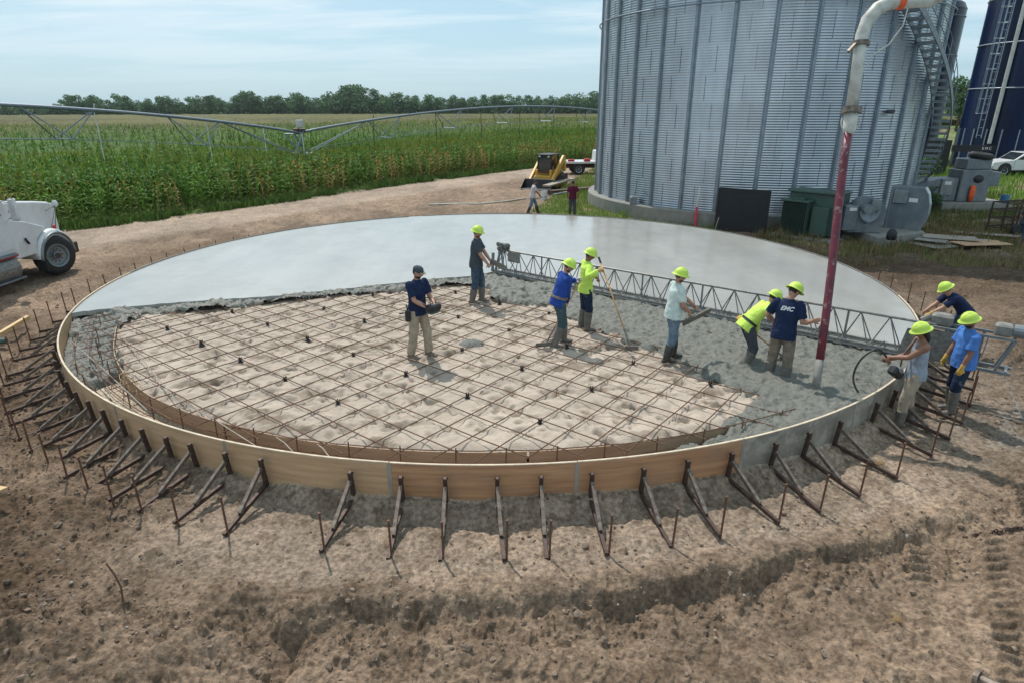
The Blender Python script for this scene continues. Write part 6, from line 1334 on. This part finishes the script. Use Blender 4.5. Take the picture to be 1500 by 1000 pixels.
# clods and stones of the churned soil, one mesh
def clods():
    ico_v = []; t = (1 + 5 ** .5) / 2
    ico_v = np.array([(-1, t, 0), (1, t, 0), (-1, -t, 0), (1, -t, 0), (0, -1, t), (0, 1, t), (0, -1, -t), (0, 1, -t), (t, 0, -1), (t, 0, 1), (-t, 0, -1), (-t, 0, 1)]) / 1.9
    ico_f = np.array([(0, 11, 5), (0, 5, 1), (0, 1, 7), (0, 7, 10), (0, 10, 11), (1, 5, 9), (5, 11, 4), (11, 10, 2), (10, 7, 6), (7, 1, 8), (3, 9, 4), (3, 4, 2), (3, 2, 6), (3, 6, 8), (3, 8, 9), (4, 9, 5), (2, 4, 11), (6, 2, 10), (8, 6, 7), (9, 8, 1)])
    n = 62000; x = rng.uniform(-13, 14, n); y = 3.2 + 22 * rng.beta(1, 2.6, n); r_ = np.hypot(x - SC[0], y - SC[1]); cr = np.interp(x, cx_, cy_)
    dens = (.10 - .06 * ((r_ < 12.3) & (x > -4))) + .55 * np.exp(-((y - cr + .35) / .40) ** 2) + .55 * sst(-3.8, -6, x) * sst(13, 10, y) + .35 * sst(cr + 0, cr - .8, y) * 0 + .30 * (fbm(x, y, 1.3, 3, .6, 800) > .12)
    k = (r_ > 10.32) & (rng.uniform(0, 1, n) < dens); x, y = x[k], y[k]; m = len(x); z = zed(x, y); s_ = np.clip(.006 + rng.exponential(.0085, m), 0, .060)
    V = ico_v[None] * (1 + .35 * rng.uniform(-1, 1, (m, 12, 1))) * s_[:, None, None] * np.array((1, 1, .72)); V[..., 0] += x[:, None]; V[..., 1] += y[:, None]; V[..., 2] += (z + s_ * .18)[:, None]
    c = np.array((.215, .16, .12)) * rng.uniform(.55, 1.35, (m, 1)); c = np.where(rng.uniform(0, 1, (m, 1)) < .012, np.array((.42, .38, .33)), c); c = c * (1 - .35 * (sst(-3.6, -6.2, x) * sst(17, 12, y)))[:, None]
    o = rawmesh('soil_clods', V.reshape(-1, 3), (ico_f[None] + (np.arange(m) * 12)[:, None, None]).reshape(-1, 3), M['dirt'], smooth=False, colors=np.repeat(c, 12, 0)); tag(o, 'loose clods and small stones on the churned soil', 'soil clods', kind='stuff')
clods()
for px_, py_, sc_, lb in ((1290, 655, 1.0, 'tuft of dry straw grass against the grey plywood form'), (1320, 888, .8, 'small tuft of dry grass in the foreground dirt at right')):
    p = at(px_, py_ + (14 if py_ < 700 else 0)); gz = ground_z(p.x, p.y); mb = MB()
    for q in range(70):
        a = rnd.uniform(0, 6.3); l_ = rnd.uniform(.06, .20) * sc_; b = Vector((rnd.uniform(-.05, .05), rnd.uniform(-.03, .03), -.01)); tp = b + Vector((math.cos(a) * l_ * .7, math.sin(a) * l_ * .7, l_ * .7)); mb.add([b + Vector((-.003, 0, 0)), b + Vector((.003, 0, 0)), tp], [(0, 1, 2)])
    o = mb.build('straw_tuft', M['newwood']); o.location = (p.x, p.y, gz); tag(o, lb, 'grass tuft')

# ---------------------------------------------------------------- trees
def tree_proto(seed, H, W, shape='round'):
    r_ = np.random.RandomState(seed); lobes = []
    nl = r_.randint(9, 15)
    for i in range(nl):
        a = r_.uniform(0, 6.28); q = r_.uniform(0, 1) ** .6; z = r_.uniform(.30, .93); rad = (1 - abs(z - .55) * 1.1) * W * .42 * q
        lobes.append((rad * math.cos(a), rad * math.sin(a), z * H, r_.uniform(.12, .24) * H * (1.15 - .5 * z)))
    lobes.append((0, 0, H * .55, H * .26)); V = []; C_ = []
    for (lx, ly, lz, lr) in lobes:
        m = int(105 * (lr / (H * .18)) ** 2); d = r_.normal(size=(m, 3)); d /= np.linalg.norm(d, axis=1)[:, None]; rr = lr * r_.uniform(.45, 1.08, (m, 1)) ** .6
        c = np.array((lx, ly, lz)) + d * rr * np.array((1.15, 1.15, .85)); tw = r_.uniform(.65, 1.25)
        s_ = r_.uniform(.30, .62, (m, 1)) * H / 14; u = r_.normal(size=(m, 3)); u /= np.linalg.norm(u, axis=1)[:, None]; v = np.cross(u, d); v /= np.linalg.norm(v, axis=1)[:, None] + 1e-9
        q = np.stack([c - u * s_, c - v * s_ * .7, c + u * s_, c + v * s_ * .7], 1); V.append(q.reshape(-1, 3)); C_.append(np.repeat(np.array((.085, .160, .062)) * tw * r_.uniform(.65, 1.35, (m, 1)), 4, 0))
    V = np.concatenate(V); V[:, 2] = np.maximum(V[:, 2], .4); return V, np.arange(len(V)).reshape(-1, 4), np.concatenate(C_)
def make_tree(seed, H, W):
    V, F, C_ = tree_proto(seed, H, W); o = empty('tree', (0, 0, 0))
    rawmesh('crown', V, F, M['tree'], o, colors=C_)
    r_ = random.Random(seed); mb = MB().tube([(0, 0, -.5), (.1, 0, H * .25), (.3, .1, H * .5), (.2, .1, H * .78)], [H * .028, H * .022, H * .014, H * .004], 7)
    for k in range(5): a = r_.uniform(0, 6.3); z = H * r_.uniform(.22, .5); mb.tube([(.1, 0, z), (math.cos(a) * W * .18, math.sin(a) * W * .18, z + H * .14), (math.cos(a) * W * .32, math.sin(a) * W * .32, z + H * .26)], [H * .012, H * .008, H * .003], 5)
    mb.build('trunk', M['bark'], o, smooth=True); return o
protos = [make_tree(60 + k, *hw) for k, hw in enumerate(((15, 13), (17, 15), (13, 11), (15, 10), (12, 13), (18, 16)))]
cm = children_map(); used = [False] * len(protos)
def sky_h(px_):     # treeline height in photo pixels
    return float(np.interp(px_, [-400, 60, 92, 110, 125, 150, 165, 185, 210, 240, 270, 300, 330, 360, 400, 430, 470, 500, 520, 560, 600, 640, 680, 720, 760, 800, 840, 880, 1500], [150, 151, 148, 139, 135, 137, 144, 137, 143, 140, 142, 135, 141, 132, 139, 133, 137, 130, 127, 133, 137, 138, 141, 137, 134, 140, 134, 129, 130]))
for i in range(150):
    row = i % 2; px_ = -420 + (i // 2) * 18.6 + rnd.uniform(-6, 6) + 9 * row; Yd = 446 + row * 22 + rnd.uniform(-5, 5)
    p = atd(px_, 165, Yd); hh_ = (163.5 - sky_h(px_)) / 910 * Yd * 1.01 * (1 if not row else .96) * rnd.uniform(.84, 1.12)
    if px_ > 905 and not 1385 < px_ < 1440: continue
    k = rnd.randrange(6); o = protos[k] if not used[k] else copy_tree(protos[k], cm=cm); used[k] = True
    s_ = (hh_ + 1.5) / (15, 17, 13, 15, 12, 18)[k]; o.location = (p.x, Yd, -.8); o.scale = (s_ * 1.1, s_ * 1.1, s_); o.rotation_euler = (0, 0, rnd.uniform(0, 6)); tag(o, 'dark green tree in the distant treeline beyond the corn', 'tree', 'trees along the far edge of the corn field')
for k, (px_, Yd, hh_) in enumerate(((1398, 150, 11.5), (1425, 165, 10.0), (1372, 170, 11))):
    p = atd(px_, 200, Yd); o = copy_tree(protos[k], cm=cm); s_ = hh_ / (15, 17, 13)[k]; o.location = (p.x, Yd, 0); o.scale = (s_, s_, s_); tag(o, 'tree in the gap between the grain bin and the navy silo', 'tree', 'trees between the bin and silo')
# undergrowth band that closes the foot of the treeline
n = 26000; x = rng.uniform(-560, 160, n); y = 440 + rng.uniform(0, 30, n); z = rng.uniform(0, 1, n) ** 1.1 * (6.0 + 4 * vnoise(x * .05, y * .02, 5)); s_ = rng.uniform(.5, 1.2, n)
u = rng.normal(size=(n, 3)); u /= np.linalg.norm(u, axis=1)[:, None]; v = np.cross(u, rng.normal(size=(n, 3))); v /= np.linalg.norm(v, axis=1)[:, None]; c = np.stack([x, y, z + .3], -1)
V = np.stack([c - u * s_[:, None], c - v * s_[:, None], c + u * s_[:, None], c + v * s_[:, None]], 1).reshape(-1, 3)
o = rawmesh('undergrowth', V, np.arange(4 * n).reshape(-1, 4), M['tree'], colors=np.repeat(np.array((.060, .105, .038)) * rng.uniform(.6, 1.4, (n, 1)), 4, 0)); tag(o, 'dense low bushes filling the foot of the far treeline', 'bushes', kind='stuff')
# bush at the stair foot
V, F, C_ = tree_proto(99, 2.2, 3.4); o = rawmesh('bush', V, F, M['tree'], colors=C_); o.location = (28.5, 44.5, 0); tag(o, 'dark leafy bush behind the foot of the spiral stair', 'bush')
V, F, C_ = tree_proto(98, 1.4, 1.6); o = rawmesh('bush', V, F, M['tree'], colors=C_); o.location = (20.9, 31.9, 0); tag(o, 'small round green bush beside the far concrete pad', 'bush')
#HAZE
hz = MB().box((0, 420, 30), (2400, 900, 62)).build('haze', bpy.data.materials.new('haze')); tag(hz, kind='stuff')
hz.location = (0, 0, 0); hm = hz.data.materials[0]; hm.use_nodes = True; hm.node_tree.nodes.remove(hm.node_tree.nodes['Principled BSDF']); pvn = hm.node_tree.nodes.new('ShaderNodeVolumePrincipled'); pvn.inputs['Color'].default_value = (.82, .90, 1, 1); pvn.inputs['Density'].default_value = .00009; pvn.inputs['Anisotropy'].default_value = .3
hm.node_tree.links.new(pvn.outputs[0], hm.node_tree.nodes['Material Output'].inputs['Volume'])
